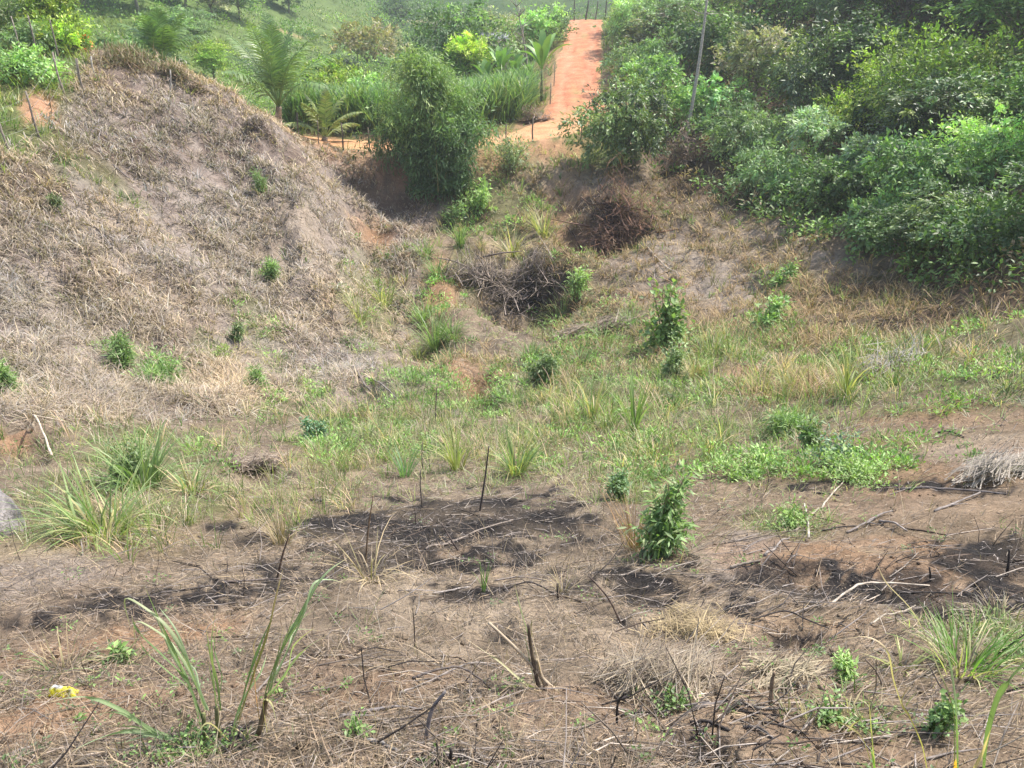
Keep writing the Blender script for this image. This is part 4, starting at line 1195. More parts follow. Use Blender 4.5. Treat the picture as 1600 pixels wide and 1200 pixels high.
# ------------------------------------------------------------------ palms, bananas, bamboo
def frond(origin, az, lean, L, bend, cols, g, leaflet=.5, wl=.035, droop=.5, n=40, two=True):
    """a pinnate palm leaf: arching rachis with hanging leaflets on both sides"""
    q = np.linspace(0, 1, 12)
    h = np.array([math.sin(az), math.cos(az), 0]); pts = [np.array(origin, float)]
    for k in range(11):
        a = lean + bend * q[k] ** 1.4
        pts.append(pts[-1] + (h * math.sin(a) + np.array([0, 0, math.cos(a)])) * L / 11)
    pts = np.array(pts)
    geo = Geo().add(*tube(pts, .03 * (1 - .85 * q) * L / 2.5 + .004, np.array(cols[0]) * 1.3, 5))
    t = np.repeat(np.linspace(.2, 1, n), 2); m = len(t); side = np.tile([-1.0, 1.0], n)
    P = np.stack([np.interp(t, q, pts[:, k]) for k in range(3)], -1)
    T = unit(np.stack([np.interp(t, q, np.gradient(pts[:, k])) for k in range(3)], -1))
    S = unit(np.cross(T, np.array([0, 0, 1.0]) + h * .01))
    U = np.cross(S, T)
    D = unit(S * side[:, None] * .8 + T * .75 + U * .18 - np.array([0, 0, 1]) * droop * g.uniform(.3, 1.2, (m, 1)))
    Lf = leaflet * np.sin(np.clip(t * .9 + .12, 0, 1) * math.pi) ** .6 * g.uniform(.8, 1.1, m) + .08
    c = np.array(cols)[g.integers(len(cols), size=m)] * g.uniform(.75, 1.3, (m, 1))
    # leaflets in two jointed pieces, so that they hang
    mid = P + D * (Lf * .5)[:, None]; D2 = unit(D - np.array([0, 0, .55 * droop + .1]))
    Wd = unit(np.cross(D, U)) * wl * .5
    V = np.stack([P - Wd * .6, P + Wd * .6, mid - Wd, mid + Wd, mid + D2 * (Lf * .5)[:, None]], 1)
    Fc = np.array([(0, 1, 3), (0, 3, 2), (2, 3, 4)])[None] + (np.arange(m) * 5)[:, None, None]
    geo.add(V.reshape(-1, 3), Fc.reshape(-1, 3), np.repeat(c, 5, 0))
    return geo


def palm(px, py_base, Y, H, trunk_h, nf, label, seed, lean_max=1.35, cols=None, leaflet=.5):
    g = np.random.default_rng(seed)
    d = ray(px, py_base); b = d * (Y / d[1]); b = np.array([b[0], Y, float(gz(b[0], Y))])
    t = thing('coconut_palm', label, 'palm tree', b)
    q = np.linspace(0, 1, 9)[:, None]
    pts = np.hstack([.12 * q ** 2, .05 * q, -.2 + (trunk_h + .2) * q])
    Geo().add(*tube(pts, np.linspace(.21, .15, 9) * (1 + .12 * (np.arange(9) % 2)), (.24, .19, .14), 9)).build('trunk', M_WOOD, t, True)
    cols = cols or [(.10, .16, .05), (.13, .19, .06), (.08, .13, .045)]
    top = pts[-1]
    for k in range(nf):
        f = k / max(nf - 1, 1)
        ln = .05 + f ** 1.3 * lean_max * .62
        L = (H - trunk_h) * (1.0 if f < .4 else 1.12) * g.uniform(.9, 1.08)
        frond(top + np.array([0, 0, g.uniform(-.1, .1)]), k * 2.4 + g.normal(0, .25), ln, L, .35 + .9 * f + g.normal(0, .1), cols, g, leaflet, .07, .3 + .5 * f).build('frond', M_GLOSSLEAF, t)
    return t


palm(436, 196, 47.5, 5.6, .9, 15, 'large young coconut palm with wide arching fronds at the left end of the road', 201, leaflet=.95)
palm(252, 100, 50, 5.4, 2.6, 14, 'coconut palm rising behind the brown crest of the mound', 202, leaflet=.95)
palm(507, 232, 46, 2.9, .35, 9, 'small coconut palm seedling with drooping fronds in front of the road', 203, 1.5, [(.16, .20, .06), (.19, .21, .08), (.11, .15, .05)], .5)


def banana(px, py_base, Y, H, n, label, seed):
    g = np.random.default_rng(seed)
    d = ray(px, py_base); b = d * (Y / d[1]); b = np.array([b[0], Y, float(gz(b[0], Y))])
    t = thing('banana_plant', label, 'banana plant', b, 'banana plants beyond the cane grass')
    Geo().add(*tube(np.array([[0, 0, -.1], [0, .02, H * .25], [.03, 0, H * .5]]), [.14, .11, .07], (.20, .22, .10), 8)).build('stem', M_WOOD, t, True)
    for k in range(n):
        az = k * 2.4 + g.normal(0, .3); f = k / (n - 1); q = np.linspace(0, 1, 9)
        h = np.array([math.sin(az), math.cos(az), 0]); L = H * g.uniform(.55, .72)
        pts = [np.array([0, 0, H * .48])]
        for j in range(8):
            a = .12 + .5 * f + (.5 + 1.1 * f) * q[j] ** 1.6
            pts.append(pts[-1] + (h * math.sin(a) + np.array([0, 0, math.cos(a)])) * L / 8)
        pts = np.array(pts); S = np.array([h[1], -h[0], 0]); w = .30 * np.sin(np.clip((q - .12) / .88, 0, 1) * math.pi) ** .6 + .02
        up = np.array([0, 0, .35])
        V = np.stack([pts - S * w[:, None] + up * w[:, None], pts, pts + S * w[:, None] + up * w[:, None]], 1).reshape(-1, 3)
        Fc = []
        for j in range(8):
            for s_ in range(2):
                p0 = j * 3 + s_; Fc += [(p0, p0 + 1, p0 + 4), (p0, p0 + 4, p0 + 3)]
        Geo().add(V, np.array(Fc), np.array((.13, .22, .06)) * g.uniform(.8, 1.3)).build('leaf', M_GLOSSLEAF, t, True)


banana(782, 106, 71, 3.8, 9, 'banana plant with broad leaves in front of the hut', 211)
banana(758, 106, 70, 3.3, 8, 'shorter banana plant left of the hut banana plant', 212)
banana(846, 165, 61, 4.4, 9, 'tall banana plant standing at the edge of the steep red road', 213)
banana(806, 110, 70, 3.0, 7, 'banana plant near the foot of the slim bare tree', 214)

# bamboo clump in front of the road
g = np.random.default_rng(221)
b = at_y(692, 318, 43.6); b[2] = float(gz(b[0], b[1]))
t = thing('bamboo_clump', 'big dark green bamboo clump rising from the gully in front of the red road', 'bamboo', b)
wood, fol = Geo(), Geo()
lobes = [(648, 90), (672, 100), (660, 112), (692, 116), (640, 118), (606, 160), (592, 190), (752, 178), (768, 200), (736, 172), (590, 222), (655, 130), (612, 178), (642, 150), (682, 140), (600, 212), (665, 185), (715, 190), (628, 215), (690, 215), (745, 205), (668, 250), (650, 270), (700, 265), (720, 285), (665, 300), (690, 300), (640, 235), (715, 240)]
for li, (lx, ly) in enumerate(lobes):
    c = at_y(lx, ly, 43.6 + g.uniform(-1.6, 1.4)) - b
    for _ in range(3):
        s0 = np.array([g.normal(0, .55), g.normal(0, .5), 0]); e = c + g.normal(0, .45, 3); q = np.linspace(0, 1, 8)[:, None]
        mid = np.array([s0[0] * .6 + e[0] * .25, s0[1] * .6 + e[1] * .25, max(e[2] * 1.05, .6)])
        pts = s0 * (1 - q) ** 2 + 2 * mid * q * (1 - q) + e * q ** 2
        wood.add(*tube(pts, np.linspace(.035, .008, 8), (.22, .22, .09), 5))
        ns = 46
        tt = g.uniform(.35, 1.0, ns) if ly < 200 else g.uniform(.1, 1.0, ns)
        sp = np.stack([np.interp(tt, q[:, 0], pts[:, k]) for k in range(3)], -1) + g.normal(0, .34, (ns, 3))
        per = 11; i = np.repeat(np.arange(ns), per); n = len(i)
        sd = unit(g.normal(0, 1, (ns, 3)) + np.array([0, 0, .1])); t_ = g.uniform(0, 1, n)
        P = sp[i] + sd[i] * (t_ * .5)[:, None] + g.normal(0, .11, (n, 3)) - np.array([0, 0, .28]) * (t_ ** 2)[:, None]
        D = unit(sd[i] + g.normal(0, .6, (n, 3)) - np.array([0, 0, .7])); Nn = unit(g.normal(0, .5, (n, 3)) + np.array([0, 0, 1]))
        base = np.array([(.085, .125, .04), (.115, .145, .05), (.07, .11, .04)])[g.integers(3)] if ly < 200 else np.array([(.05, .085, .032), (.07, .115, .045)])[g.integers(2)]  # upper sprays lighter, lower ones darker: light and shade put into leaf colour
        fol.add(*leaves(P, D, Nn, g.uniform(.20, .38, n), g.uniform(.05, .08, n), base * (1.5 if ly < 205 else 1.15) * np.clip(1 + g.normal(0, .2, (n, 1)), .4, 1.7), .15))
wood.build('culms', M_WOOD, t, True)['kind'] = 'stuff'
fol.build('foliage', M_LEAF, t)['kind'] = 'stuff'


# ------------------------------------------------------------------ slim dead trees
def bare_tree(px, py_top, Y, label, seed, lean=.3, r=.07, nb=12, col=(.34, .30, .25), base_dx=0.0, tuft=0):
    g = np.random.default_rng(seed)
    d = ray(px, py_top); top = d * (Y / d[1]); b = np.array([top[0] + base_dx, Y, 0]); b[2] = float(gz(b[0], Y))
    t = thing('bare_tree', label, 'tree', b)
    H = top[2] - b[2]; q = np.linspace(0, 1, 10)[:, None]
    pts = np.hstack([-base_dx * q ** 1.6, .1 * np.sin(q * 5), -.1 + (H + .1) * q])
    Geo().add(*tube(pts, np.linspace(r, r * .25, 10), col, 6)).build('trunk', M_WOOD, t, True)
    for _ in range(nb):
        j = g.integers(4, 10); s0 = pts[j]; L = H * g.uniform(.10, .26)
        e = s0 + unit(np.array([g.normal(), g.normal(), g.uniform(.4, 1.4)])) * L
        w = Geo().add(*tube(np.array([s0, (s0 + e) / 2 + g.normal(0, .06 * L, 3), e]), [r * .4, r * .28, r * .08], col, 5))
        for _ in range(3):
            s1 = s0 + (e - s0) * g.uniform(.4, .9); e1 = s1 + unit(g.normal(0, 1, 3) + np.array([0, 0, .8])) * L * .4
            w.add(*tube(np.array([s1, e1]), [r * .16, r * .05], col, 4))
        w.build('branch', M_WOOD, t, True)


bare_tree(803, -6, 72, 'slim nearly bare tree with pale forked trunk near the hut', 231, r=.11, nb=14, base_dx=1.3)

# ------------------------------------------------------------------ hut
Y = 80
b = at_y(772, 66, Y); hz = float(gz(b[0], Y)); b[2] = hz
eave = at_y(770, 62, Y)[2] - hz
t = thing('hut', 'small hut with a grey sheet roof half hidden behind yellow green tree and bananas', 'hut', b)


def box(g, c, s, col, rz=0.0):
    v = np.array([(x_, y_, z_) for x_ in (-1, 1) for y_ in (-1, 1) for z_ in (-1, 1)], float) * np.array(s) / 2
    ca, sa = math.cos(rz), math.sin(rz)
    v = np.stack([v[:, 0] * ca - v[:, 1] * sa, v[:, 0] * sa + v[:, 1] * ca, v[:, 2]], -1) + np.array(c)
    f = np.array([(0, 1, 3), (0, 3, 2), (4, 6, 7), (4, 7, 5), (0, 4, 5), (0, 5, 1), (2, 3, 7), (2, 7, 6), (0, 2, 6), (0, 6, 4), (1, 5, 7), (1, 7, 3)])
    return g.add(v, f, col)


eave = max(eave, 2.0)
box(Geo(), (0, 0, eave / 2 - .2), (2.4, 2.2, eave + .4), (.30, .26, .22)).build('wall', M_WOOD, t)
box(Geo(), (.35, -1.12, eave * .55), (.7, .06, eave * .5), (.05, .045, .04)).build('door', M_WOOD, t)
rf = thing('roof', None, None, (0, 0, 0)); rf.parent = t
for s_ in (-1, 1):
    for k in range(4):
        g_ = Geo(); sl = .38
        v = np.array([(-.36, 0, 0), (.36, 0, 0), (.36, 1.35, -.55), (-.36, 1.35, -.55)], float) * np.array([1, s_, 1]) + np.array([-1.1 + .73 * k, 0, eave + .62 + .012 * (k % 2)])
        v = np.vstack([v, v - np.array([0, 0, .03])])
        g_.add(v, np.array([(0, 1, 2), (0, 2, 3), (4, 6, 5), (4, 7, 6), (0, 4, 5), (0, 5, 1), (1, 5, 6), (1, 6, 2), (2, 6, 7), (2, 7, 3), (3, 7, 4), (3, 4, 0)]), (.30, .31, .34)).build('roof_sheet', M_WOOD, rf)

# ------------------------------------------------------------------ fences
def fence(posts, name_label, wires=(.45, .85, 1.25), h=1.45, rad=.04, wire=True, col=(.26, .22, .18), group=None, wr=.003):
    """posts: (photo x, photo y of the foot, Y or None, height, lean)"""
    pts = []
    for (px, py, Y, hh, ln) in posts:
        if Y is None: p = at(px, py)
        else:
            p = at_y(px, py, Y); p[2] = float(gz(p[0], p[1]))
        pts.append((p, hh, ln))
    b = pts[0][0]
    t = thing('wire_fence', name_label, 'fence', b, group)
    for p, hh, ln in pts:
        q = np.linspace(0, 1, 5)[:, None]
        pp = (p - b) + np.array([0, 0, -.25]) + np.hstack([ln * q + .02 * np.sin(q * 7 + p[0]), .02 * np.cos(q * 5), (hh + .25) * q])
        Geo().add(*tube(pp, rad * np.linspace(1.1, .85, 5) * rng.uniform(.8, 1.2), np.array(col) * rng.uniform(.7, 1.3), 7)).build('post', M_WOOD, t, True)
    if wire:
        for wz in wires:
            for (p, hh, l0), (p2, h2, l1) in zip(pts[:-1], pts[1:]):
                a_ = p - b + np.array([l0 * wz / hh, -.06, wz * hh / h]); e_ = p2 - b + np.array([l1 * wz / h2, -.06, wz * h2 / h]); q = np.linspace(0, 1, 6)[:, None]
                Geo().add(*tube(a_ * (1 - q) + e_ * q - np.array([0, 0, .05]) * np.sin(q * math.pi), wr, (.38, .37, .36), 4, False)).build('wire', M_WOOD, t)
    return t


fence([(15, 235, None, 1.5, -.15), (62, 215, None, 1.55, -.1), (102, 152, None, 1.7, -.12), (128, 142, None, 1.25, .02), (131, 146, None, 1.35, .0)], 'rough wire fence on thin posts along the left edge of the mound')
fence([(42, 118, 37, 1.7, -.05), (67, 124, 37.5, 1.7, .02), (98, 118, 38.5, 1.6, 0)], 'thin stake fence standing in the green meadow behind the mound edge', rad=.035, wire=False)
fence([(470, 236, 44.6, 1.4, 0), (500, 244, 44.4, 1.3, .05), (537, 236, 44.8, 1.5, 0), (577, 233, 45.2, 1.3, .03)], 'wire fence with dark posts along the red road, left of the bamboo', wires=(.5, 1.1), col=(.16, .13, .10))
fence([(742, 238, 46.0, 1.5, 0), (790, 236, 46.8, 1.2, .05), (832, 226, 47.6, 1.4, 0), (908, 215, 48.5, 1.7, .0)], 'wire fence with dark posts along the road, right of the bamboo', wires=(.5, 1.1), col=(.16, .13, .10))
fence([(866, 128, 66, 1.8, 0), (860, 165, 58.5, 1.5, 0)], 'two thin posts at the left edge of the steep red road', rad=.04, col=(.26, .22, .18), wire=False)
fence([(897, 30, 103, 2.9, 0), (915, 25, 105, 2.2, .3), (930, 25, 106, 2.2, .3), (945, 24, 107, 2.6, .2)], 'leaning fence posts at the crest where the red road disappears', rad=.09, col=(.12, .11, .10))
fence([(310, 72, None, 1.9, .05), (148, 118, None, .8, .0), (265, 145, None, 1.0, .22)], 'three lone stakes left on top of the mound', wire=False, rad=.04, col=(.34, .31, .27))

# white pipe rail with an orange mark past the crest
b = at_y(118, 108, 41); b[2] = float(gz(b[0], b[1]))
t = thing('pipe_rail', 'white pipe rail on two uprights beyond the fence corner', 'rail', b)
hr = at_y(118, 92, 41)[2] - b[2]
Geo().add(*tube(np.array([(-.7, 0, hr + .05), (.0, 0, hr), (.75, 0, hr - .06)]), .035, (.75, .75, .74), 8)).build('pipe', M_WOOD, t, True)
for dx in (-.6, .6): Geo().add(*tube(np.array([(dx, 0, -.2), (dx, 0, hr - .03)]), .04, (.55, .55, .54), 8)).build('upright', M_WOOD, t, True)
b = at_y(137, 107, 40.5); b[2] = float(gz(b[0], b[1]))
zz = max(at_y(137, 107, 40.5)[2] - b[2], .1)
t = thing('flowering_shrub', 'small shrub with red orange flowers at the crest of the mound', 'shrub', b)
g = np.random.default_rng(5); n = 500; dd = unit(g.normal(0, 1, (n, 3)))
Geo().add(*leaves(dd * .35 * g.uniform(.4, 1, (n, 1)) + np.array([0, 0, .25]), dd, unit(dd + np.array([0, 0, 1])), .14, .07, jit((.09, .14, .05), n))).build('foliage', M_LEAF, t)
n = 60; dd = unit(g.normal(0, 1, (n, 3)) + np.array([0, -.4, .5]))
Geo().add(*leaves(dd * .36 + np.array([0, 0, .3]), dd, unit(dd + np.array([0, -1, 1])), .12, .1, jit((.6, .16, .09), n))).build('flowers', M_LEAF, t)['kind'] = 'stuff'

# ------------------------------------------------------------------ shrubs and clumps one can point to
def shrub(px, py, h_px, w_px, label, cols, seed, lw=(.05, .025), n=1500, name='shrub', droop=.2, stems=9, stemc=(.20, .16, .10), gloss=False, flat=1.0, group=None):
    """leafy shrub on thin stems, its foot at photo pixel px, py"""
    g = np.random.default_rng(seed); b = at(px, py); k = float(np.linalg.norm(b)) / F
    H, R = h_px * k, .5 * w_px * k
    weedy = H < 1.3 * R
    if weedy: stems = int(stems * 1.8)
    t = thing(name, label, 'shrub', b, group)
    wood, fol = Geo(), Geo(); tips = []
    for _ in range(stems):
        a = g.uniform(0, 6.3); rr = R * math.sqrt(g.random()) * (1.2 if weedy else .9) * (.55 + .45 * math.sin(2 * a + seed) ** 2); hh = H * g.uniform(.3, 1.05) * (1 - .4 * (rr / R) ** 2)
        q = np.linspace(0, 1, 6)[:, None]
        e = np.array([math.sin(a) * rr, math.cos(a) * rr, hh]); mid = e * np.array([.3, .3, .6])
        s0 = np.array([g.normal(0, .12 * R), g.normal(0, .12 * R), -.03])
        pts = s0 * (1 - q) ** 2 + 2 * mid * q * (1 - q) + e * q ** 2
        wood.add(*tube(pts, np.linspace(max(.012 * H, .004), max(.004 * H, .002), 6), stemc, 5)); tips.append(pts)
    m = n; si = g.choice(stems, size=m, p=g.dirichlet(np.full(stems, 1.6))); tq = g.uniform(.25, 1.05, m)
    P = np.array([[np.interp(t_, np.linspace(0, 1, 6), tips[s_][:, k_]) for k_ in range(3)] for s_, t_ in zip(si, tq)])
    off = unit(g.normal(0, 1, (m, 3)) + np.array([0, 0, .3])); P = P + off * (.42 * R * g.uniform(.05, 1, (m, 1)) ** 1.3) * np.array([1, 1, flat])
    P[:, 2] = np.maximum(P[:, 2], .02)
    D = unit(off + g.normal(0, .5, (m, 3)) - np.array([0, 0, droop])); Nn = unit(off * .4 + np.array([0, 0, 1]) + g.normal(0, .4, (m, 3)))
    sc = g.uniform(.6, 1.25, m)
    c = np.array(cols)[g.integers(len(cols), size=m)] * np.clip(1 + g.normal(0, .2, (m, 1)), .4, 1.7)
    fol.add(*leaves(P, D, Nn, lw[0] * sc, lw[1] * sc, c, .2))
    if k > .004:                                  # grass growing round and through it
        ng = 46; a = g.uniform(0, 6.3, ng); q = R * g.uniform(.2, 1.35, ng)
        P = np.stack([np.sin(a) * q, np.cos(a) * q, np.zeros(ng)], -1); P[:, 2] = gz(b[0] + P[:, 0], b[1] + P[:, 1]) - b[2] - .01
        c = np.where(g.random((ng, 1)) < .5, GREENS[g.integers(5, size=ng)], STRAWS[g.integers(6, size=ng)]) * g.uniform(.7, 1.2, (ng, 1))
        Geo().add(*blades(P, a + g.normal(0, .6, ng), g.uniform(.1, 1.0, ng), (.35 * H + .12) * g.uniform(.5, 1.4, ng), np.maximum(.006, .9 * k), g.uniform(.2, 1.3, ng), c, 3)).build('grass_at_foot', M_GRASS, t)['kind'] = 'stuff'
    wood.build('stems', M_WOOD, t, True)['kind'] = 'stuff'
    fol.build('foliage', M_GLOSSLEAF if gloss else M_LEAF, t)['kind'] = 'stuff'
    return t


GR1 = [(.105, .165, .055), (.135, .195, .065), (.085, .135, .05)]
GR2 = [(.085, .12, .048), (.105, .145, .06), (.07, .10, .042)]
GR3 = [(.15, .215, .07), (.18, .24, .085), (.115, .175, .06)]
shrub(1030, 868, 140, 128, 'leafy green shrub with brown stalks beside it in the middle of the slope', GR1 + [(.14, .17, .08)], 301, (.10, .026), 1700, stems=16, droop=.5)
shrub(1035, 545, 100, 90, 'tall shrub with broad pale green leaves on the valley floor', GR3, 302, (.22, .14), 800, stems=14)
shrub(850, 602, 52, 70, 'round dark green bush in the middle of the green gully', GR2, 303, (.12, .04), 2200)
shrub(1050, 592, 60, 70, 'dark green bush at the foot of the broad leaved shrub', GR2, 304, (.12, .05), 1200)
shrub(1265, 702, 62, 42, 'upright dark bushy weed in front of light green grass on the right field', GR2 + [(.09, .15, .06)], 305, (.10, .035), 900)
shrub(1305, 725, 45, 70, 'low bluish grey green weed right of the upright dark weed', [(.09, .13, .08), (.07, .11, .07)], 306, (.06, .03), 900)
shrub(965, 780, 52, 46, 'small grey green bush up the slope from the leafy shrub', [(.09, .13, .06), (.07, .11, .05)], 307, (.06, .03), 900)
shrub(490, 692, 38, 44, 'small blue green bush at the foot of the mound', [(.08, .14, .08), (.06, .11, .06)], 308, (.08, .04), 800)
shrub(205, 758, 70, 90, 'dark leafy bush hidden behind the big grass clump', GR2 + [(.10, .12, .05)], 309, (.06, .028), 1600)
shrub(1215, 450, 42, 60, 'bright green bush in the grey hollow under the bank', GR1, 310, (.2, .09), 700)
shrub(1200, 515, 50, 70, 'green bush at the lower end of the grey hollow', GR1, 311, (.18, .08), 800)
shrub(900, 470, 70, 60, 'fresh green bush right of the scorched hole', GR3, 312, (.2, .06), 900)
shrub(800, 272, 60, 110, 'dark grey green bush hanging over the bank below the red road', [(.11, .14, .07), (.08, .11, .05), (.14, .16, .09)], 313, (.2, .07), 1500)
shrub(745, 335, 60, 60, 'yellow green bush at the right foot of the bamboo clump', GR3, 314, (.25, .09), 900)
shrub(712, 355, 40, 50, 'low pale leaved bush directly below the bamboo clump', GR1, 315, (.2, .08), 600)
shrub(195, 574, 42, 62, 'green weed clump on the lower mound, left neighbour of the largest weed clump', GR1, 316, (.17, .028), 1350, flat=.7)
shrub(255, 606, 50, 78, 'largest round green weed clump on the lower mound', GR1, 317, (.17, .028), 2100, flat=.8)
shrub(402, 614, 38, 42, 'round green weed clump on the lower mound near the gully', GR1, 318, (.17, .028), 1200, flat=.8)
shrub(8, 622, 55, 60, 'green weed clump on the lower mound cut by the picture edge', GR1, 319, (.17, .028), 1650, flat=.8)
shrub(345, 562, 24, 44, 'flat yellowish weed patch on the mound above the largest weed clump', [(.16, .19, .06), (.13, .17, .05)], 320, (.10, .03), 600, flat=.6)
shrub(425, 440, 32, 36, 'green weed clump high on the right shoulder of the mound', GR1, 321, (.17, .028), 1050, flat=.8)
shrub(410, 305, 42, 26, 'slender green weed near the top of the mound', GR1, 322, (.17, .028), 900)
shrub(370, 530, 26, 26, 'tiny dark bush on the mound between the weed clumps', GR2, 323, (.17, .028), 600)
shrub(88, 325, 20, 22, 'tiny dark green plant on the upper left of the mound', GR2, 324, (.17, .028), 375)
shrub(1460, 1146, 62, 60, 'small round leaved green herb near the lower right corner', GR1, 325, (.03, .022), 420, stems=8)
shrub(1300, 1130, 40, 70, 'low leafy herb left of the round leaved herb', GR1, 326, (.03, .014), 300, stems=8, flat=.6)
shrub(1320, 1065, 45, 46, 'bright green seedling tuft right of the wooden stake', GR3, 327, (.05, .012), 380, stems=8)
shrub(190, 1032, 28, 30, 'small dark green seedling on bare soil behind the large cane plant', GR2 + GR1, 328, (.05, .025), 130, stems=6)
shrub(300, 1185, 40, 110, 'mat of small green herbs under the large cane plant', GR1, 329, (.022, .012), 600, stems=12, flat=.5)
shrub(560, 1150, 40, 46, 'thin green herb among sticks at the bottom of the slope', GR1, 330, (.03, .014), 180, stems=7)
shrub(1050, 1105, 36, 60, 'bright green clover like herb below the straw heap', GR1, 331, (.022, .014), 260, stems=9, flat=.6)
shrub(1240, 825, 34, 80, 'fresh green weed patch under crossed dry branches', GR3, 332, (.05, .02), 700, stems=10, flat=.7)
shrub(1350, 752, 36, 130, 'bright green creeping weed patch on the right field', GR3, 333, (.06, .022), 1400, stems=14, flat=.6)
shrub(1160, 745, 28, 110, 'light green creeping weed patch right of the grey green bush', GR3, 334, (.06, .022), 1000, stems=12, flat=.6)
shrub(1225, 676, 40, 90, 'dense clump of light green grassy weed behind the upright dark weed', GR1, 335, (.14, .02), 1500, stems=14, flat=.8)


def clump(px, py, h_px, w_px, label, cols, n, seed, width=.012, lean=(.05, .55), bend=1.0, name='grass_clump', dead=.25, S=5, tip=1.25, cat='grass clump', group=None, mat=None):
    """a grass clump of long arching blades, with dead ones at its foot"""
    g = np.random.default_rng(seed); b = at(px, py); d = float(np.linalg.norm(b)); k = d / F
    H, R = h_px * k, .5 * w_px * k
    t = thing(name, label, cat, b, group)
    az = g.uniform(0, 6.3, n); rr = R * .35 * np.sqrt(g.random(n))
    P = np.stack([rr * np.sin(az), rr * np.cos(az), np.full(n, -.02)], -1)
    P[:, 2] += gz(b[0] + P[:, 0], b[1] + P[:, 1]) - b[2]
    c = np.array(cols)[g.integers(len(cols), size=n)] * np.clip(1 + g.normal(0, .18, (n, 1)), .4, 1.6)
    L = H * g.uniform(.55, 1.12, n)
    Geo().add(*blades(P, az + g.normal(0, .5, n), g.uniform(*lean, n), L, np.maximum(width, .0009 * d) * g.uniform(.7, 1.2, n), (g.uniform(.1, 1.6, n) + (g.random(n) < .22) * g.uniform(.6, 1.8, n)) * bend, np.clip(c, .01, .8), S, np.clip(c * tip, .01, .85))).build('blades', mat or M_GRASS, t)['kind'] = 'stuff'
    m = int(n * dead)
    if m:
        c = STRAWS[g.integers(6, size=m)] * g.uniform(.5, 1.1, (m, 1))
        az = g.uniform(0, 6.3, m)
        Geo().add(*blades(np.stack([R * .3 * np.sin(az), R * .3 * np.cos(az), np.zeros(m)], -1), az, g.uniform(.2, 1.5, m), H * g.uniform(.3, .7, m), np.maximum(width * .9, .0009 * d), g.uniform(.5, 1.6, m), c, 4)).build('dead_blades', M_STRAW, t)['kind'] = 'stuff'
    return t


CG = [(.14, .20, .08), (.18, .23, .10), (.11, .17, .06)]
CY = [(.24, .25, .11), (.30, .27, .13), (.17, .20, .07)]
CD = [(.42, .33, .20), (.34, .27, .18), (.25, .22, .12)]
GC = 'grass clumps standing on the valley floor'
clump(225, 765, 110, 110, 'largest green grass clump with long arching blades, left of the picture', CG, 120, 401, .022, (.02, .6), 1.1, group=GC)
clump(165, 835, 120, 170, 'light green arching grass clump below the largest clump on the left', CY + CG, 130, 402, .02, (.05, .7), 1.2, group=GC)
clump(715, 735, 100, 50, 'tall yellow tipped grass clump with a brown foot in the centre', CY, 46, 403, .022, (.0, .35), .9, group=GC, dead=.8)
clump(805, 742, 80, 76, 'wide green grass clump with brown lower stalks right of the tall yellow clump', CG + CY, 90, 404, .02, (.0, .55), .8, group=GC, dead=.6)
clump(632, 745, 62, 46, 'fan of stiff blue green blades left of the tall yellow clump', [(.14, .21, .11), (.11, .18, .09)], 22, 405, .026, (.05, .5), .4, group=GC, dead=.2)
clump(990, 680, 120, 36, 'tallest thin grass clump rising near the broad leaved shrub', CG, 30, 406, .03, (.0, .25), .5, group=GC)
clump(925, 660, 100, 40, 'tall dry tipped grass left of the tallest thin clump', CG + CD, 34, 407, .028, (.0, .35), .7, group=GC)
clump(1320, 622, 90, 34, 'tall straw yellow grass in front of the white dead branches', CY, 34, 408, .03, (.0, .3), .8, group=GC)
clump(1240, 605, 60, 60, 'yellow green grass tussock in the reed strip, second from the white dead branches', CY, 60, 409, .026, (.0, .6), 1.0, group=GC)
clump(1190, 615, 60, 60, 'yellow green grass tussock in the reed strip, third from the white dead branches', CY, 60, 410, .026, (.0, .6), 1.0, group=GC)
clump(1110, 560, 60, 60, 'dense upright yellowing grass at the left end of the reed strip', CY + CG, 70, 411, .028, (.0, .4), .7, group=GC)
clump(1130, 690, 72, 40, 'pale thin grass tuft on the right field above a bare patch', CG + CD, 30, 412, .014, (.0, .4), .7, group=GC)
clump(680, 545, 90, 50, 'bright green upright grass at the upper end of the gully', CG, 80, 413, .035, (.0, .5), .8, group=GC)
for (px, py, h_, w_, c_, lb) in [
        (664, 400, 46, 44, GR3, 'short bright grass clump high in the green strip left of the scorched hole'), (684, 432, 52, 46, GR1, 'green grass clump in the strip, level with the scorched hole'),
        (662, 500, 60, 50, GR3, 'broad bright grass clump on the left side of the green strip'), (708, 528, 56, 50, CG, 'soft green grass clump on the right side of the green strip'),
        (655, 560, 40, 46, CY, 'yellowish grass clump at the lower end of the green strip'), (560, 500, 60, 56, CY, 'olive grass clump on the mound flank below the yellow green one'),
        (830, 560, 46, 70, GR1, 'matted green grass clump left of the round dark bush'), (805, 625, 40, 90, GR3, 'bright low grass mat in front of the round dark bush'),
        (905, 575, 50, 80, GR1, 'green grass mat right of the round dark bush'), (945, 540, 50, 70, CG, 'green grass clump below the fallen palm frond thatch'),
        (875, 505, 46, 60, GR3, 'fresh grass clump left of the fallen palm frond thatch'), (985, 505, 40, 60, GR3, 'bright grass mat between the thatch and the broad leaved shrub'),
        (1150, 545, 44, 70, GR1, 'green grass mat at the upper edge of the reed strip'), (1085, 590, 50, 60, CY, 'yellow green grass clump right of the broad leaved shrub'),
        (300, 770, 60, 80, CD + CG, 'dull brownish grass clump right of the largest green clump'), (530, 700, 36, 70, GR3, 'low yellow green grass mat at the foot of the mound')]:
    clump(px, py, h_, w_, lb, c_, 90, 440 + px % 97, .02, (.0, .9), 1.1, group=GC, S=3)
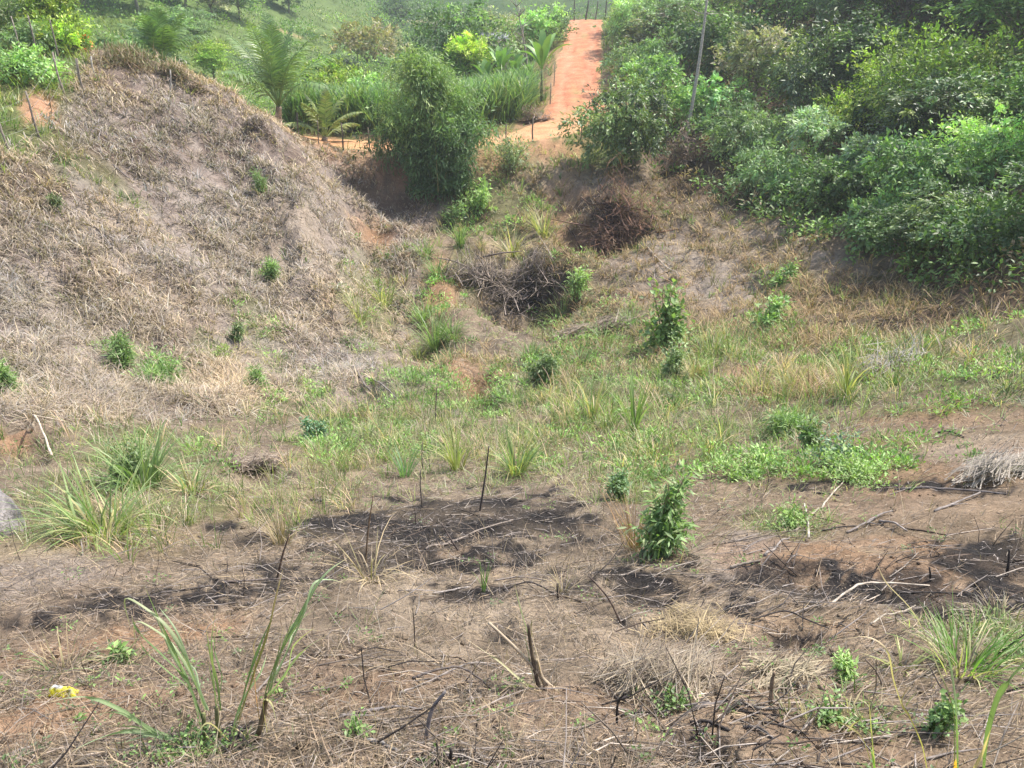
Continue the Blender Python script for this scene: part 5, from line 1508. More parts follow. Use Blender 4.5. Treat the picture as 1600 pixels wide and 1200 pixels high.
clump(600, 480, 70, 60, 'yellow green grass clump hanging on the right flank of the mound', CY, 70, 414, .04, (.1, .8), 1.2, group=GC)
clump(850, 370, 60, 60, 'yellowish grass clump above the scorched hole', CY, 70, 415, .05, (.0, .6), 1.0, group=GC)
clump(800, 400, 60, 50, 'pale drooping grass clump directly over the scorched hole', CD + CY, 70, 416, .05, (.1, .8), 1.3, group=GC)
clump(720, 385, 46, 30, 'bright yellow green upright grass left of the scorched hole', CG, 46, 417, .05, (.0, .4), .6, group=GC)
clump(440, 850, 90, 60, 'dry brown stalk clump at the left of the burnt ground', CD, 50, 418, .010, (.0, .5), .6, group=GC, dead=.5, tip=1.1, mat=M_STRAW)
clump(580, 905, 115, 90, 'scorched straw clump with curled pale blades on the burnt ground', CD, 34, 419, .010, (.1, .7), 2.0, group=GC, dead=.4, tip=1.2, mat=M_STRAW)
clump(990, 860, 130, 60, 'orange brown dead stalks beside the leafy shrub', [(.36, .22, .11), (.42, .29, .16), (.30, .2, .12)], 70, 420, .007, (.0, .4), .5, group=GC, dead=.3, mat=M_STRAW)
clump(755, 925, 55, 14, 'single upright dark green grass tuft on grey litter', CG, 9, 421, .010, (.0, .15), .3, dead=0, group=GC)
clump(100, 1050, 70, 110, 'withered grass tuft behind the yellow wrapper', CD + CG, 60, 422, .006, (.1, .9), 1.4, group=GC, mat=M_STRAW)
clump(1510, 1050, 100, 150, 'dense green grass clump with dry blades right of the tall cane blades', [(.10, .19, .04), (.13, .21, .06), (.3, .28, .15)], 120, 423, .009, (.1, .8), .9, group=GC, dead=.5)
clump(880, 925, 60, 40, 'pale dry wisps beside a charred stub on the burnt edge', CD, 24, 424, .006, (.0, .6), .8, dead=.3, group=GC, mat=M_STRAW)
clump(1410, 1045, 60, 60, 'yellowing tuft of broad blades left of the dense green clump', CY, 26, 425, .012, (.2, .9), 1.0, group=GC, dead=.8)
clump(1560, 960, 50, 110, 'loose dry straw tuft on the edge of the black scorched strip', CD, 70, 426, .006, (.5, 1.4), 1.2, group=GC, dead=.6, mat=M_STRAW)


# ------------------------------------------------------------------ foreground sugar cane: every leaf a part
def cane_leaf(pts, w, col, tip=None, fold=.25):
    """a long folded leaf along a smooth path"""
    P = catmull(pts, 5); n = len(P); q = np.linspace(0, 1, n)
    T = unit(np.gradient(P, axis=0)); view = unit(P + 0.0)
    S = unit(np.cross(T, view)); U = np.cross(S, T)
    wd = w * np.clip(.45 + 1.6 * q, 0, 1) * (1 - q ** 2.6) + .0008
    wd = wd * .72
    V = np.stack([P - S * wd[:, None] * .5 - U * wd[:, None] * fold, P, P + S * wd[:, None] * .5 - U * wd[:, None] * fold], 1).reshape(-1, 3)
    c = np.array(col); tp = c * 1.15 if tip is None else np.array(tip)
    K = c[None] * (1 - q[:, None] ** 1.5) + tp[None] * q[:, None] ** 1.5
    dry = sstep(rng.uniform(.72, .95), 1.0, q)[:, None]; K = K * (1 - dry) + np.array((.36, .29, .18)) * dry
    K = np.stack([K, K * np.array([1.35, 1.25, 1.35]), K], 1).reshape(-1, 3)
    Fc = []
    for i in range(n - 1):
        for s_ in range(2):
            p0 = i * 3 + s_; Fc += [(p0, p0 + 1, p0 + 4), (p0, p0 + 4, p0 + 3)]
    return V, np.array(Fc), K


def cane(px, py, label, leafs, stalks=(), extra=0, name='cane_plant', group='cane plants sprouting in the foreground'):
    """leafs: photo-space paths of the leaves, at the depth of the plant's foot plus a depth offset each"""
    b = at(px, py); Y0 = b[1]
    t = thing(name, label, 'cane plant', b, group)
    more = []
    for (path, w, col, dy, tip) in leafs[:extra]:              # slimmer blades between the drawn ones
        j = np.random.default_rng(int(path[-1][0])); sx, sy = j.normal(0, 16), j.normal(0, 14); s_ = j.uniform(.6, .95); x0, y0 = path[0]
        more.append(([(x0 + (qx - x0) * s_ + sx * m_ / len(path) + j.normal(0, 5), y0 + (qy - y0) * s_ + sy * m_ / len(path)) for m_, (qx, qy) in enumerate(path)], w * j.uniform(.45, .75), np.array(col) * j.uniform(.8, 1.2), dy + j.normal(0, .12), tip))
    for (path, w, col, dy, tip) in list(leafs) + more:
        m = len(path)
        P = np.array([at_y(qx, qy, Y0 + dy * (j / max(m - 1, 1)) ** 1.2) for j, (qx, qy) in enumerate(path)])
        if path[0][1] > py - 45: P[0] = np.array([P[0][0], P[0][1], max(float(gz(P[0][0], P[0][1])) - .01, P[0][2] - .06)])
        P[1:, 2] = np.maximum(P[1:, 2], gz(P[1:, 0], P[1:, 1]) + .012)
        Geo().add(*cane_leaf(P - b, w, col, tip)).build('leaf', M_GRASS, t, True)
    for (path, r, col) in stalks:
        P = np.array([at_y(qx, qy, Y0) for qx, qy in path])
        P[0][2] = float(gz(P[0][0], P[0][1])) - .03
        Geo().add(*tube(catmull(P - b, 4), np.linspace(r, r * .7, (len(path) - 1) * 4 + 1), col, 7)).build('stalk', M_WOOD, t, True)
    return t


G1, G2, G3, YL = (.15, .21, .10), (.115, .17, .075), (.19, .25, .14), (.30, .27, .11)
TP = (.30, .31, .17)
cane(355, 1160, 'large green cane plant with long blades fanning out in the lower left', [
    ([(318, 1125), (285, 1050), (255, 985), (224, 912)], .030, G1, .10, None),
    ([(318, 1125), (292, 1065), (262, 1030), (215, 985), (205, 960)], .022, G2, -.08, None),
    ([(320, 1110), (298, 1050), (270, 990), (235, 955), (195, 935), (205, 985)], .022, G3, .15, TP),
    ([(325, 1110), (300, 1050), (275, 985), (248, 948)], .016, G3, .2, None),
    ([(338, 1110), (332, 1050), (330, 1000), (337, 950)], .026, G1, .05, None),
    ([(345, 1110), (338, 1060), (328, 1020), (322, 980)], .014, G2, -.1, TP),
    ([(362, 1135), (385, 1075), (405, 1010), (425, 965)], .022, G2, .05, None),
    ([(365, 1130), (395, 1060), (420, 985), (432, 930), (442, 890)], .018, (.17, .17, .06), .1, (.24, .17, .09)),
    ([(400, 1125), (425, 1065), (450, 990), (468, 930)], .030, G1, .0, (.16, .14, .07)),
    ([(405, 1120), (432, 1040), (470, 960), (505, 900), (545, 870)], .024, G1, .2, G3),
    ([(410, 1110), (440, 1040), (475, 960), (490, 912), (515, 905), (540, 912)], .016, G3, .25, None),
    ([(420, 1090), (445, 1055), (475, 1015), (515, 990)], .018, G3, -.05, TP),
    ([(405, 1130), (428, 1060), (455, 985), (490, 952)], .014, G2, .1, None),
    ([(300, 1165), (235, 1140), (185, 1108), (130, 1088), (72, 1098)], .028, G1, -.15, G3),
    ([(300, 1165), (245, 1150), (195, 1142), (150, 1155), (100, 1180)], .026, G3, -.25, None),
    ([(300, 1165), (250, 1148), (205, 1135), (150, 1135)], .016, G3, -.1, TP),
    ([(290, 1165), (270, 1185), (255, 1200)], .024, G2, -.2, None),
    ([(360, 1150), (330, 1130), (312, 1140), (300, 1175)], .014, YL, -.1, TP),
    ([(415, 1130), (412, 1095), (425, 1100), (432, 1130)], .016, YL, -.05, TP),
    ([(405, 1125), (400, 1080), (398, 1040)], .012, (.36, .2, .08), .02, None),
    ([(455, 1215), (460, 1165), (456, 1120)], .016, G3, .0, None),
], [([(398, 1165), (408, 1130), (418, 1085)], .014, (.16, .12, .07)), ([(345, 1170), (341, 1140), (338, 1105)], .012, (.15, .15, .07)), ([(322, 1175), (320, 1150), (318, 1115)], .012, (.15, .16, .07))], extra=17)

cane(1490, 1215, 'tall cane blades arching in the lower right corner', [
    ([(1498, 1215), (1495, 1100), (1478, 1010), (1438, 945)], .030, G1, .15, None),
    ([(1498, 1200), (1490, 1110), (1465, 1040), (1430, 960), (1385, 910), (1370, 880)], .016, (.22, .24, .12), .25, (.34, .27, .13)),
    ([(1535, 1225), (1545, 1150), (1570, 1070), (1625, 1010)], .042, G2, -.1, G1),
    ([(1515, 1215), (1535, 1180), (1548, 1140)], .024, (.42, .33, .22), -.1, None),
    ([(1372, 1220), (1362, 1160), (1357, 1087)], .020, (.24, .27, .11), .0, (.36, .32, .16)),
    ([(1372, 1220), (1350, 1160), (1325, 1135), (1300, 1125)], .014, YL, -.05, (.42, .34, .18)),
    ([(1372, 1215), (1362, 1180), (1358, 1165)], .026, (.12, .22, .05), -.05, None),
    ([(1455, 1215), (1440, 1165), (1420, 1120), (1408, 1095), (1425, 1065)], .018, YL, .05, (.30, .22, .12)),
    ([(1408, 1100), (1395, 1060), (1385, 1015), (1355, 995), (1310, 1000)], .012, (.36, .30, .19), .1, None),
    ([(1495, 1140), (1530, 1115), (1570, 1105), (1605, 1090)], .010, (.40, .33, .22), -.05, None),
    ([(1490, 1225), (1494, 1200), (1494, 1185)], .03, (.5, .27, .05), -.05, None),
])
cane(835, 1075, 'broken withered cane with a few green blades in the middle foreground', [
    ([(842, 1098), (812, 1062), (775, 1030), (728, 998)], .022, (.27, .28, .15), .05, (.42, .38, .26)),
    ([(845, 1085), (828, 1000), (812, 945), (804, 912)], .014, G2, .1, TP),
    ([(838, 1095), (832, 1050), (822, 1000), (815, 968)], .018, G1, .0, None),
    ([(840, 1090), (815, 1082), (785, 1082), (772, 1090)], .016, (.26, .25, .12), -.05, TP),
    ([(846, 1080), (838, 1020), (830, 975), (838, 968)], .016, (.2, .17, .11), .05, None),
    ([(850, 1080), (842, 1030), (828, 985)], .012, (.45, .38, .28), -.02, None),
    ([(770, 1100), (785, 1050), (795, 1010), (818, 985)], .009, (.26, .2, .14), .1, None),
], [([(878, 1095), (850, 1062), (815, 1022), (764, 973)], .011, (.44, .36, .26)), ([(846, 1098), (838, 1060), (828, 1000), (826, 975)], .012, (.14, .11, .08)), ([(858, 1090), (845, 1055), (838, 1030)], .012, (.36, .29, .2))])
cane(582, 975, 'small dry green cane sprout on the grey litter below the burnt ground', [
    ([(574, 985), (580, 960), (592, 935), (612, 908)], .018, (.24, .23, .11), .0, TP),
    ([(572, 985), (570, 965), (576, 945)], .014, G2, .0, None),
    ([(568, 990), (555, 965), (544, 945)], .012, G1, .05, None),
    ([(576, 985), (590, 968), (602, 962)], .010, G3, -.05, None),
])

# ------------------------------------------------------------------ sticks and branches, one object each
def stick(path, rad, col, label, lift=0.0, group=None, char=False, side=(), stand=None):
    """path on the ground in photo pixels; stand: height in photo pixels of the far end instead"""
    P = np.array([at(*q) for q in path]); k = float(np.linalg.norm(P[0])) / F
    r = rad * k * (.62 if stand is None else .5)
    if stand is not None:
        (sx, sy) = stand; e = at_y(sx, sy, P[0][1] + .02); P = np.array([P[0] - (0, 0, .05), (P[0] + e) / 2 + rng.normal(0, .012, 3), e])
    c = catmull(P, 6)
    if stand is None:
        base = gz(c[:, 0], c[:, 1]) + r * .7; n = len(c)
        line = np.linspace(base[0], base[-1], n)
        c[:, 2] = np.maximum(base, line) + lift * np.linspace(0, 1, n)
        c[1:-1] += rng.normal(0, r * .22, (n - 2, 3)) * np.array([1, 1, .3])
    n = len(c)
    b = c[0].copy()
    gg = Geo().add(*tube(c - b, r * np.linspace(1, .6, n) * (1 + rng.normal(0, .08, n)), np.array(col) * rng.uniform(.85, 1.15), 7))
    for (s_, dx, dy, f) in side:
        j = int(s_ * (n - 1)); p0 = c[j]; e = p0 + np.array([dx, dy, 0]) * k; e[2] = float(gz(e[0], e[1])) + r * .6 + f * k
        gg.add(*tube(np.array([p0 - b, (p0 + e) / 2 - b + rng.normal(0, r, 3), e - b]), [r * .55, r * .4, r * .2], np.array(col), 5))
    o = gg.build('stick', M_CHAR if char else M_WOOD, None, True, None)
    o.location = tuple(float(v) for v in b)
    return tag(o, label, 'stick', group)


GY, PL, BK, BR = (.25, .22, .20), (.42, .36, .29), (.05, .042, .038), (.15, .11, .085)
SG = 'loose sticks lying on the cleared slope'
stick([(1397, 767), (1480, 768), (1572, 773)], 3.0, (.15, .13, .12), 'long straight dark pole lying across the right field', group=SG, char=True)
stick([(1460, 800), (1495, 788), (1530, 774)], 3.0, GY, 'grey branch leaning against the long straight dark pole', group=SG, lift=.03, side=[(.4, 30, 8, 0)])
stick([(1195, 869), (1215, 853), (1234, 840)], 3.4, GY, 'grey stick pointing up the slope at the left of the orange soil', group=SG)
stick([(1242, 832), (1258, 818), (1278, 800)], 3.2, PL, 'pale grey branch over the green weed patch', group=SG, lift=.04)
stick([(1264, 843), (1261, 820), (1255, 798)], 3.4, (.48, .44, .40), 'whitish forked branch crossing the green weed patch', group=SG, lift=.08)
stick([(1283, 830), (1312, 826), (1343, 822)], 2.2, BK, 'thin dark stick right of the whitish forked branch', group=SG, char=True)
stick([(1323, 833), (1355, 820), (1393, 803)], 3.2, GY, 'long grey branch in the pile above the orange soil', group=SG, lift=.03, side=[(.5, 25, -12, 3), (.7, -22, -14, 5)])
stick([(1374, 815), (1395, 824), (1416, 835)], 3.0, (.33, .28, .25), 'branch lying crosswise over the pile above the orange soil', group=SG, lift=.03, side=[(.5, 26, 5, 2)])
stick([(1414, 826), (1460, 833), (1499, 834), (1541, 826)], 2.0, BR, 'long thin curved brown stick right of the branch pile', group=SG)
stick([(1293, 949), (1335, 936), (1381, 925), (1452, 916)], 3.0, PL, 'long pale stick lying across the black scorched strip', group=SG, side=[(.55, 22, 4, 0)])
stick([(1360, 976), (1395, 960), (1430, 947)], 2.8, PL, 'shorter pale stick below the long pale one on the scorched strip', group=SG)
stick([(1175, 969), (1222, 972), (1256, 985), (1295, 987)], 2.2, BK, 'dark wavy twig above the small pit', group=SG, char=True, lift=.02)
stick([(1080, 1110), (1110, 1104), (1146, 1097)], 6, (.13, .115, .11), 'thick charred log piece below the straw heap', group=SG, char=True)
stick([(1148, 1100), (1205, 1109), (1264, 1107)], 4.6, (.22, .20, .18), 'cracked grey log running right from the charred log piece', group=SG)
stick([(1078, 1131), (1105, 1133), (1140, 1143)], 5, BK, 'charred stick in front of the thick charred log piece', group=SG, char=True)
stick([(1161, 1137), (1185, 1142), (1208, 1155)], 4.4, (.1, .09, .085), 'short charred stick lying right of the small black pit', group=SG, char=True)
stick([(1141, 888), (1160, 884), (1187, 877)], 4.2, (.35, .29, .23), 'short light brown stick at the tip of the orange soil berm', group=SG)
stick([(1397, 928), (1455, 931), (1516, 930)], 2.4, BK, 'thin black stick at the lower edge of the scorched strip', group=SG, char=True)
stick([(530, 1120), (580, 1113), (625, 1108), (660, 1110)], 4.5, (.19, .17, .165), 'thick bent grey branch in the lower middle', group=SG, char=True)
stick([(570, 1158), (598, 1170), (626, 1182)], 6, (.27, .25, .235), 'thick pale grey stick end beside upright charred stubs', group=SG)
stick([(645, 1061), (690, 1063), (726, 1066), (768, 1077)], 3.6, (.12, .10, .09), 'dark knobbly stick lying on orange soil', group=SG, char=True)
stick([(625, 1085), (680, 1065), (735, 1048), (790, 1040)], 2.6, GY, 'long grey stick above the dark knobbly stick', group=SG)
stick([(926, 1056), (945, 1074), (970, 1098)], 3.0, (.2, .16, .13), 'brown stick slanting down beside the straw heap', group=SG)
stick([(969, 1119), (1005, 1118), (1048, 1119)], 2.8, BK, 'straight black stick below the straw heap', group=SG, char=True)
stick([(847, 1031), (900, 1031), (961, 1034)], 2.6, (.28, .24, .21), 'long grey stalk running into the straw heap', group=SG)
stick([(665, 859), (705, 848), (746, 836), (802, 818)], 3.0, (.24, .20, .17), 'longest branch across the burnt ground', group=SG, lift=.04, side=[(.5, 10, 14, 4), (.7, 20, -10, 3)])
stick([(773, 908), (815, 908), (862, 909)], 2.4, (.27, .23, .2), 'straight grey stick left of a charred stub', group=SG)
stick([(786, 922), (827, 916), (868, 929)], 2.4, BK, 'dark curved twig below the straight grey stick', group=SG, char=True)
stick([(676, 928), (705, 924), (733, 918)], 3.0, (.33, .29, .26), 'short pale stick on grey litter below the burnt ground', group=SG)
stick([(510, 1024), (580, 1026), (653, 1029)], 2.6, (.2, .17, .145), 'long thin stick above the orange soil', group=SG)
stick([(535, 1040), (570, 1042), (606, 1046)], 2.6, (.25, .21, .17), 'stick lying on the edge of the orange soil', group=SG)
stick([(0, 1188), (25, 1177), (56, 1164)], 4, (.2, .18, .17), 'dark stick at the lower left edge', group=SG)
stick([(210, 937), (280, 924), (346, 915)], 3.0, BK, 'long charred stick behind the large cane plant', group=SG, char=True)
stick([(314, 948), (340, 946), (373, 942)], 2.4, (.2, .17, .15), 'short stick below the long charred stick', group=SG)
stick([(430, 880), (480, 860), (540, 838)], 2.4, (.22, .18, .15), 'slanting stick at the left end of the burnt ground', group=SG, lift=.03)
stick([(350, 910), (440, 906), (545, 905)], 2.4, (.16, .13, .115), 'thin dark stick along the lower edge of the burnt ground', group=SG, char=True)
stick([(570, 589), (595, 608), (622, 631)], 2.4, (.25, .22, .19), 'grey pole lying in the hollow at the foot of the mound', group=SG, lift=.1)
stick([(552, 575), (566, 598), (582, 620)], 3.4, (.2, .17, .15), 'thicker pole in the hollow at the foot of the mound', group=SG, lift=.12)
stick([(1465, 677), (1483, 677), (1506, 684)], 2.6, BK, 'crooked dark stick on the right field above the straw', group=SG, char=True)
stick([(1269, 771), (1288, 773), (1311, 775)], 2.6, BK, 'short black stick below the creeping weed patch', group=SG, char=True)
stick([(1283, 796), (1298, 778), (1316, 759)], 2.6, PL, 'pale thin stick beside the creeping weed patch', group=SG, lift=.04)
stick([(132, 348), (155, 364), (180, 382)], 2.0, (.13, .11, .10), 'dark branch lying on the left of the mound', group=SG, lift=.1)
stick([(184, 349), (189, 334), (205, 331), (224, 331)], 1.8, (.16, .14, .12), 'hooked branch lying on the mound', group=SG, lift=.1)
stick([(176, 258), (190, 272), (204, 285)], 1.8, (.17, .15, .14), 'short branch high on the mound', group=SG, lift=.1)
stick([(262, 530), (290, 537), (320, 545)], 1.8, (.25, .22, .2), 'grey branch above the weed clumps on the mound', group=SG, lift=.06)
stick([(1010, 385), (1030, 410), (1060, 440)], 1.8, PL, 'pale fallen stem on the bank right of the scorched hole', group=SG, lift=.2)
stick([(50, 674), (66, 690), (84, 722)], 3.0, (.5, .42, .32), 'pale forked branch lying at the left edge of the valley', group=SG, lift=.1, side=[(.5, 30, 30, 10)])
stick([(860, 690), (900, 706), (950, 712)], 2.2, (.48, .41, .3), 'pale flattened stalk lying on the valley grass', group=SG)
# standing stubs
ST = 'charred stubs left standing on the slope'
stick([(1206, 1102)], 7, (.30, .22, .15), 'short thick wooden stake upright in the soil', stand=(1210, 1050))
stick([(965, 1133)], 4.2, BK, 'leaning black stub below the straw heap', stand=(976, 1082), char=True, group=ST)
stick([(699, 1202)], 6, BK, 'thickest black stub at the bottom edge', stand=(703, 1168), char=True, group=ST)
stick([(689, 1202)], 4, BK, 'thinner black stub beside the thickest one at the bottom edge', stand=(682, 1157), char=True, group=ST)
stick([(662, 1162)], 7, (.25, .22, .21), 'grey split stub standing among charred stalks', stand=(696, 1080), group=ST)
stick([(873, 937)], 6, BK, 'short black stub with pale wisps on the burnt edge', stand=(871, 912), char=True, group=ST)
stick([(1574, 900)], 4, BK, 'tall black stub at the right end of the scorched strip', stand=(1577, 858), char=True, group=ST)
stick([(749, 798)], 3.4, (.1, .08, .07), 'tall thin charred stalk above the burnt ground', stand=(764, 697), char=True, group=ST)
stick([(660, 792)], 2.2, (.12, .1, .085), 'thin dark stalk on the upper edge of the burnt ground', stand=(657, 735), char=True, group=ST)
stick([(680, 662)], 2.2, (.14, .11, .1), 'thin dark stalk at the edge of the green valley floor', stand=(683, 600), char=True, group=ST)
stick([(975, 974)], 3.4, (.12, .09, .075), 'slanting dark twig over the burnt ground, left of the straw heap', stand=(920, 900), char=True, group=ST)
stick([(720, 860)], 3.2, (.1, .08, .07), 'black stalk leaning in the middle of the burnt ground', stand=(690, 818), char=True, group=ST)
stick([(1456, 908)], 3.4, BK, 'small black stub on the scorched strip', stand=(1452, 886), char=True, group=ST)
stick([(1388, 1078)], 3.2, (.2, .16, .13), 'thin brown stub near the tall cane blades', stand=(1352, 1030), group=ST)
stick([(570, 880)], 3.0, (.2, .14, .09), 'brown stalk standing inside the scorched straw clump', stand=(583, 775), group=ST)
stick([(430, 905)], 3.6, (.16, .11, .08), 'brown stalk beside the dry stalk clump', stand=(452, 835), group=ST)
stick([(662, 740)], 2.0, (.2, .17, .13), 'thin stalk near the fan of stiff blades', stand=(660, 690), group=ST)

# ------------------------------------------------------------------ heaps of cut straw, brush and fronds
def heap(px, py, h_px, w_px, label, cols, n, seed, width=.006, az0=None, azs=3.0, L=.7, name='straw_heap', cat='heap', depth=.6, mat=None, wk=.0009, lift=.5):
    g = np.random.default_rng(seed); b = at(px, py); d = float(np.linalg.norm(b)); k = d / F
    H, R = h_px * k, .5 * w_px * k
    u = unit(g.normal(0, 1, (n, 3)) + np.array([0, 0, .4])); rad = g.uniform(.2, 1, n) ** .5
    nb = 7; cb = np.hstack([g.uniform(-.75, .75, (nb, 2)), np.zeros((nb, 1))]); sb = g.uniform(.3, .62, nb); hb = g.uniform(.35, 1.1, nb); ib = g.integers(nb, size=n)
    P = (cb[ib] + u * (rad * sb[ib])[:, None]) * np.array([R, R * depth, H * .8]); P[:, 2] = np.abs(u[:, 2]) * rad * hb[ib] * H * .8
    P[:, 2] += gz(b[0] + P[:, 0], b[1] + P[:, 1]) - b[2]
    az = g.uniform(0, 6.3, n) if az0 is None else g.normal(az0, azs, n)
    ln = 1.45 - lift * (P[:, 2] - P[:, 2].min()) / max(np.ptp(P[:, 2]), .01) * g.uniform(-.2, 1.1, n)
    c = np.array(cols)[g.integers(len(cols), size=n)] * np.clip(1 + g.normal(0, .22, (n, 1)), .3, 1.7)
    LL = L * R * g.uniform(.25, 1.25, n) ** 1.2
    hx = np.stack([np.sin(az), np.cos(az), np.zeros(n)], -1)
    P = P - hx * (LL * .5)[:, None] * np.sin(ln)[:, None]
    P[:, 2] = np.maximum(P[:, 2], gz(b[0] + P[:, 0], b[1] + P[:, 1]) - b[2] + .01)
    geo = Geo().add(*blades(P, az, ln, LL, np.maximum(width, wk * d) * g.uniform(.7, 1.3, n), g.uniform(-.2, .8, n), c, 3, base_w=1.0))
    if name == 'brush_pile' and n < 2500:             # a few thicker limbs stick out
        for _ in range(14):
            p = P[g.integers(n)]; e = p + unit(np.array([g.normal(), g.normal(), g.uniform(-.1, .7)])) * R * g.uniform(.3, .8); e[2] = max(e[2], float(gz(b[0] + e[0], b[1] + e[1]) - b[2]) + .02)
            geo.add(*tube(np.array([p, (p + e) / 2 + g.normal(0, .04 * R, 3), e]), np.array([.02, .015, .007]) * R, np.array(cols)[g.integers(len(cols))] * g.uniform(.6, 1.2), 4))
    o = geo.build(name, mat or M_STRAW, None); o.location = tuple(float(v) for v in b)
    return tag(o, label, cat)


SH = [(.38, .31, .22), (.31, .25, .18), (.26, .21, .16), (.18, .14, .11)]
heap(1045, 1065, 95, 170, 'big heap of cut dry straw and stalks on the lower slope', SH + [(.36, .31, .25)], 900, 501, .005, .9, .7, .9)
heap(1095, 985, 50, 150, 'golden dry straw heap just up the slope from the big heap', [(.42, .33, .19), (.36, .28, .165), (.26, .2, .13)], 800, 502, .005, None, L=.6)
heap(1225, 1060, 34, 120, 'pale flattened straw bunch around a small hole by the stake', [(.42, .35, .24), (.34, .28, .2)], 320, 503, .006, 1.3, .6, .8)
heap(1555, 735, 44, 150, 'grey combed straw pile at the right edge of the field', [(.33, .29, .25), (.24, .21, .18), (.40, .35, .29)], 900, 504, .006, 1.0, .35, .7)
heap(925, 515, 34, 110, 'brown fallen palm frond thatch lying in the green gully', [(.30, .24, .19), (.36, .30, .24), (.18, .14, .10)], 700, 505, .02, 1.3, .4, .6)
heap(950, 345, 90, 150, 'dark brown pile of dead brush under the glossy round tree', [(.15, .085, .06), (.20, .12, .085), (.08, .05, .04), (.24, .13, .08)], 1500, 506, .02, None, L=.5, name='brush_pile', lift=1.2, depth=.9)
heap(945, 400, 60, 70, 'rust brown brush spilling below the dark brush pile', [(.22, .13, .09), (.15, .09, .065), (.28, .19, .13)], 900, 507, .02, None, L=.5, name='brush_pile', lift=1.0)
heap(1068, 265, 90, 66, 'grey brown dead brush in the cleft right of the glossy round tree', [(.26, .19, .16), (.16, .11, .09), (.34, .27, .22)], 1200, 508, .02, None, L=.5, name='brush_pile', lift=1.2)
heap(785, 466, 44, 165, 'tangle of grey twigs around the scorched hole', [(.34, .28, .24), (.20, .16, .14), (.42, .34, .27), (.10, .08, .07)], 900, 509, .018, None, L=.6, name='brush_pile', lift=1.3)
heap(395, 742, 36, 90, 'small brown pile of dead fronds over a hollow at the foot of the mound', [(.30, .24, .19), (.2, .15, .12), (.4, .33, .27)], 500, 510, .008, None, L=.6, name='brush_pile', lift=.9)
heap(832, 190, 30, 56, 'pinkish grey dead brush at the roadside below the cane grass', [(.34, .26, .22), (.26, .19, .16)], 700, 511, .03, None, L=.5, name='brush_pile', lift=1.2)
heap(410, 196, 22, 50, 'grey dead brush on the end of the mound next to the coconut palm', [(.36, .30, .26), (.28, .22, .19)], 500, 522, .03, None, L=.5, name='brush_pile', lift=1.0)
heap(255, 116, 30, 130, 'pinkish brown dry grass cap on the top of the mound', [(.30, .21, .15), (.36, .27, .19), (.22, .20, .10), (.16, .18, .07)], 3200, 513, .02, None, L=.22, name='brush_pile', lift=1.4, wk=.0007)
heap(1395, 585, 64, 90, 'leafless bush of white dead branches at the edge of the right field', [(.46, .42, .39), (.38, .34, .32), (.30, .27, .25)], 220, 514, .014, .9, .8, .9, name='dead_bush', cat='dead bush', lift=1.3)

# ------------------------------------------------------------------ wrapper, boulder
b = at(100, 1085); k = float(np.linalg.norm(b)) / F
t = thing('wrapper', 'crumpled yellow and silver snack wrapper lying on the soil', 'wrapper', b, None, -.12)
g = np.random.default_rng(9)
W_, D_ = 36 * k, .062
nx, ny = 15, 8
U_, V_ = np.meshgrid(np.linspace(-.5, .5, nx), np.linspace(-.5, .5, ny), indexing='ij')
H_ = .028 * (1 - (2 * np.abs(V_)) ** 2.2) * (1 - (2 * np.abs(U_)) ** 6) + g.normal(0, .0028, U_.shape) + .012 * (U_ < .15) * (1 - 2 * np.abs(V_))
X_ = U_ * W_ * (1 + .04 * g.normal(size=U_.shape)); Y_ = V_ * D_ * (1 - .25 * (U_ > .2)) + .004 * g.normal(size=U_.shape)
idx = np.arange(nx * ny).reshape(nx, ny); a_, b_, c_, d_ = idx[:-1, :-1].ravel(), idx[1:, :-1].ravel(), idx[1:, 1:].ravel(), idx[:-1, 1:].ravel()
K_ = np.tile(np.array((.60, .55, .03)), (nx * ny, 1))
sil = ((U_ > -.42) & (U_ < .02) & (V_ > -.1)).ravel(); K_[sil] = np.array([.45, .45, .43]) * g.uniform(.6, 1.4, (sil.sum(), 1))
dk = ((U_ > .28) & (U_ < .38) & (V_ < .1)).ravel(); K_[dk] = (.2, .22, .1)
top = np.stack([X_, Y_, H_ + .012], -1).reshape(-1, 3); bot = np.stack([X_ * .97, Y_ * .97, np.full(X_.shape, .002)], -1).reshape(-1, 3)
f_ = np.vstack([np.stack([a_, b_, c_], -1), np.stack([a_, c_, d_], -1)])
M_FOIL = attr_mat('foil', .32, .6, 0, 60, .15, .2)
Geo().add(top, f_, K_).add(bot, f_[:, ::-1], K_).build('film', M_FOIL, t)
rim = np.concatenate([idx[:, 0], idx[-1, 1:], idx[::-1, -1][1:], idx[0, ::-1][1:]])
n_ = len(rim); V2 = np.vstack([top[rim], bot[rim]]); q_ = np.arange(n_); q2 = (q_ + 1) % n_
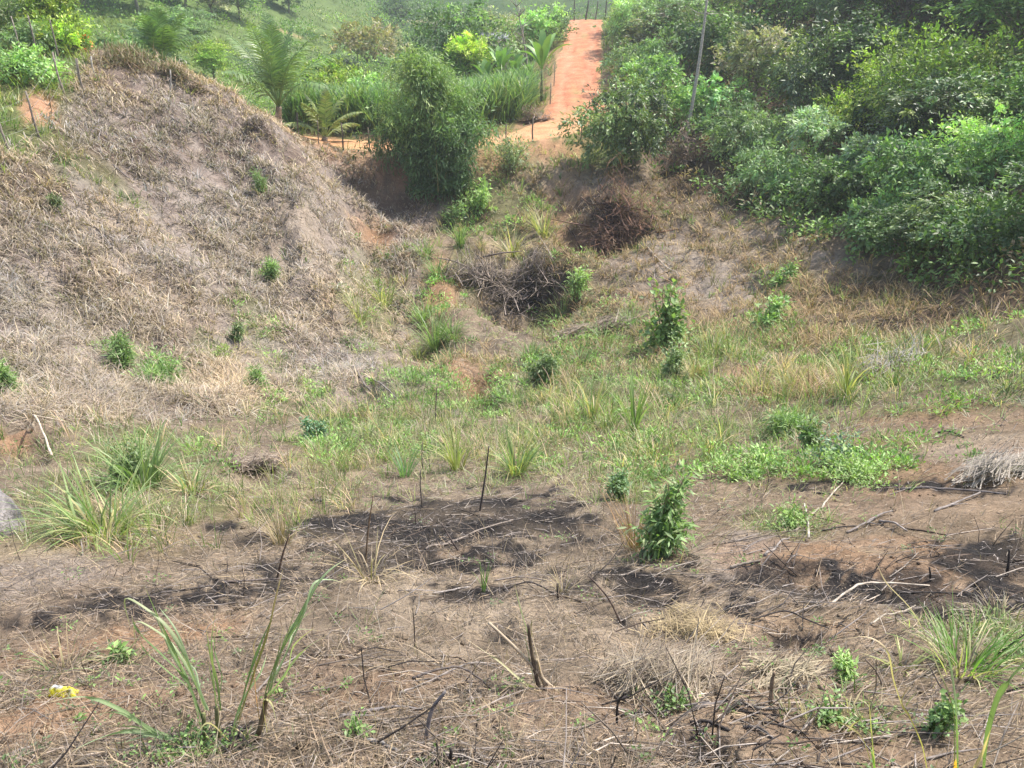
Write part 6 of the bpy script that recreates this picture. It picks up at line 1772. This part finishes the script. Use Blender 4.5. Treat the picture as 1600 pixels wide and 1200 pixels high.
Geo().add(V2, np.vstack([np.stack([q_, q2, q2 + n_], -1), np.stack([q_, q2 + n_, q_ + n_], -1)]), np.vstack([K_[rim], K_[rim]])).build('seam', M_FOIL, t)

b = at(-4, 832); k = float(np.linalg.norm(b)) / F
g = np.random.default_rng(12)
nu, nv = 26, 16
th, ph = np.meshgrid(np.linspace(0, 2 * math.pi, nu, endpoint=False), np.linspace(0, math.pi, nv), indexing='ij')
d_ = np.stack([np.sin(ph) * np.cos(th), np.sin(ph) * np.sin(th), np.cos(ph)], -1)
rr = 1 + .28 * fbm(d_[..., 0] * 2 + 3 * d_[..., 2], d_[..., 1] * 2 + 5, 4)
V_ = d_ * rr[..., None] * np.array([30 * k, 34 * k, 74 * k]) + np.array([0, 0, 10 * k])
V_[..., 0] -= V_[..., 2] * .22
idx = np.arange(nu * nv).reshape(nu, nv); nxt = np.roll(idx, -1, 0)
a_, b_, c_, e_ = idx[:, :-1].ravel(), nxt[:, :-1].ravel(), nxt[:, 1:].ravel(), idx[:, 1:].ravel()
kc = np.where(rng.random((nu * nv, 1)) < .12, np.array([[.12, .12, .12]]), np.array([[.30, .275, .27]])) * rng.uniform(.8, 1.2, (nu * nv, 1))
o = Geo().add(V_.reshape(-1, 3), np.vstack([np.stack([a_, e_, c_], -1), np.stack([a_, c_, b_], -1)]), kc).build('boulder', M_SOIL, None, True)
o.location = tuple(float(v) for v in b)
tag(o, 'pale grey boulder half cut off at the left edge', 'boulder')

# ------------------------------------------------------------------ air
zs = [float(GZ.min()) - 1.2, float(GZ.max()) + 14]
m, nt, out = new_mat('haze')
pv = nt.nodes.new('ShaderNodeVolumePrincipled'); pv.inputs['Color'].default_value = (.86, .92, 1, 1); pv.inputs['Density'].default_value = .0007; pv.inputs['Anisotropy'].default_value = .35
nt.links.new(pv.outputs[0], out.inputs['Volume'])
o = box(Geo(), (0, 0, sum(zs) / 2), (1290, 1290, zs[1] - zs[0]), (.8, .8, .8)).build('haze', m)
tag(o, 'thin pale haze in the valley air', 'haze', kind='stuff')
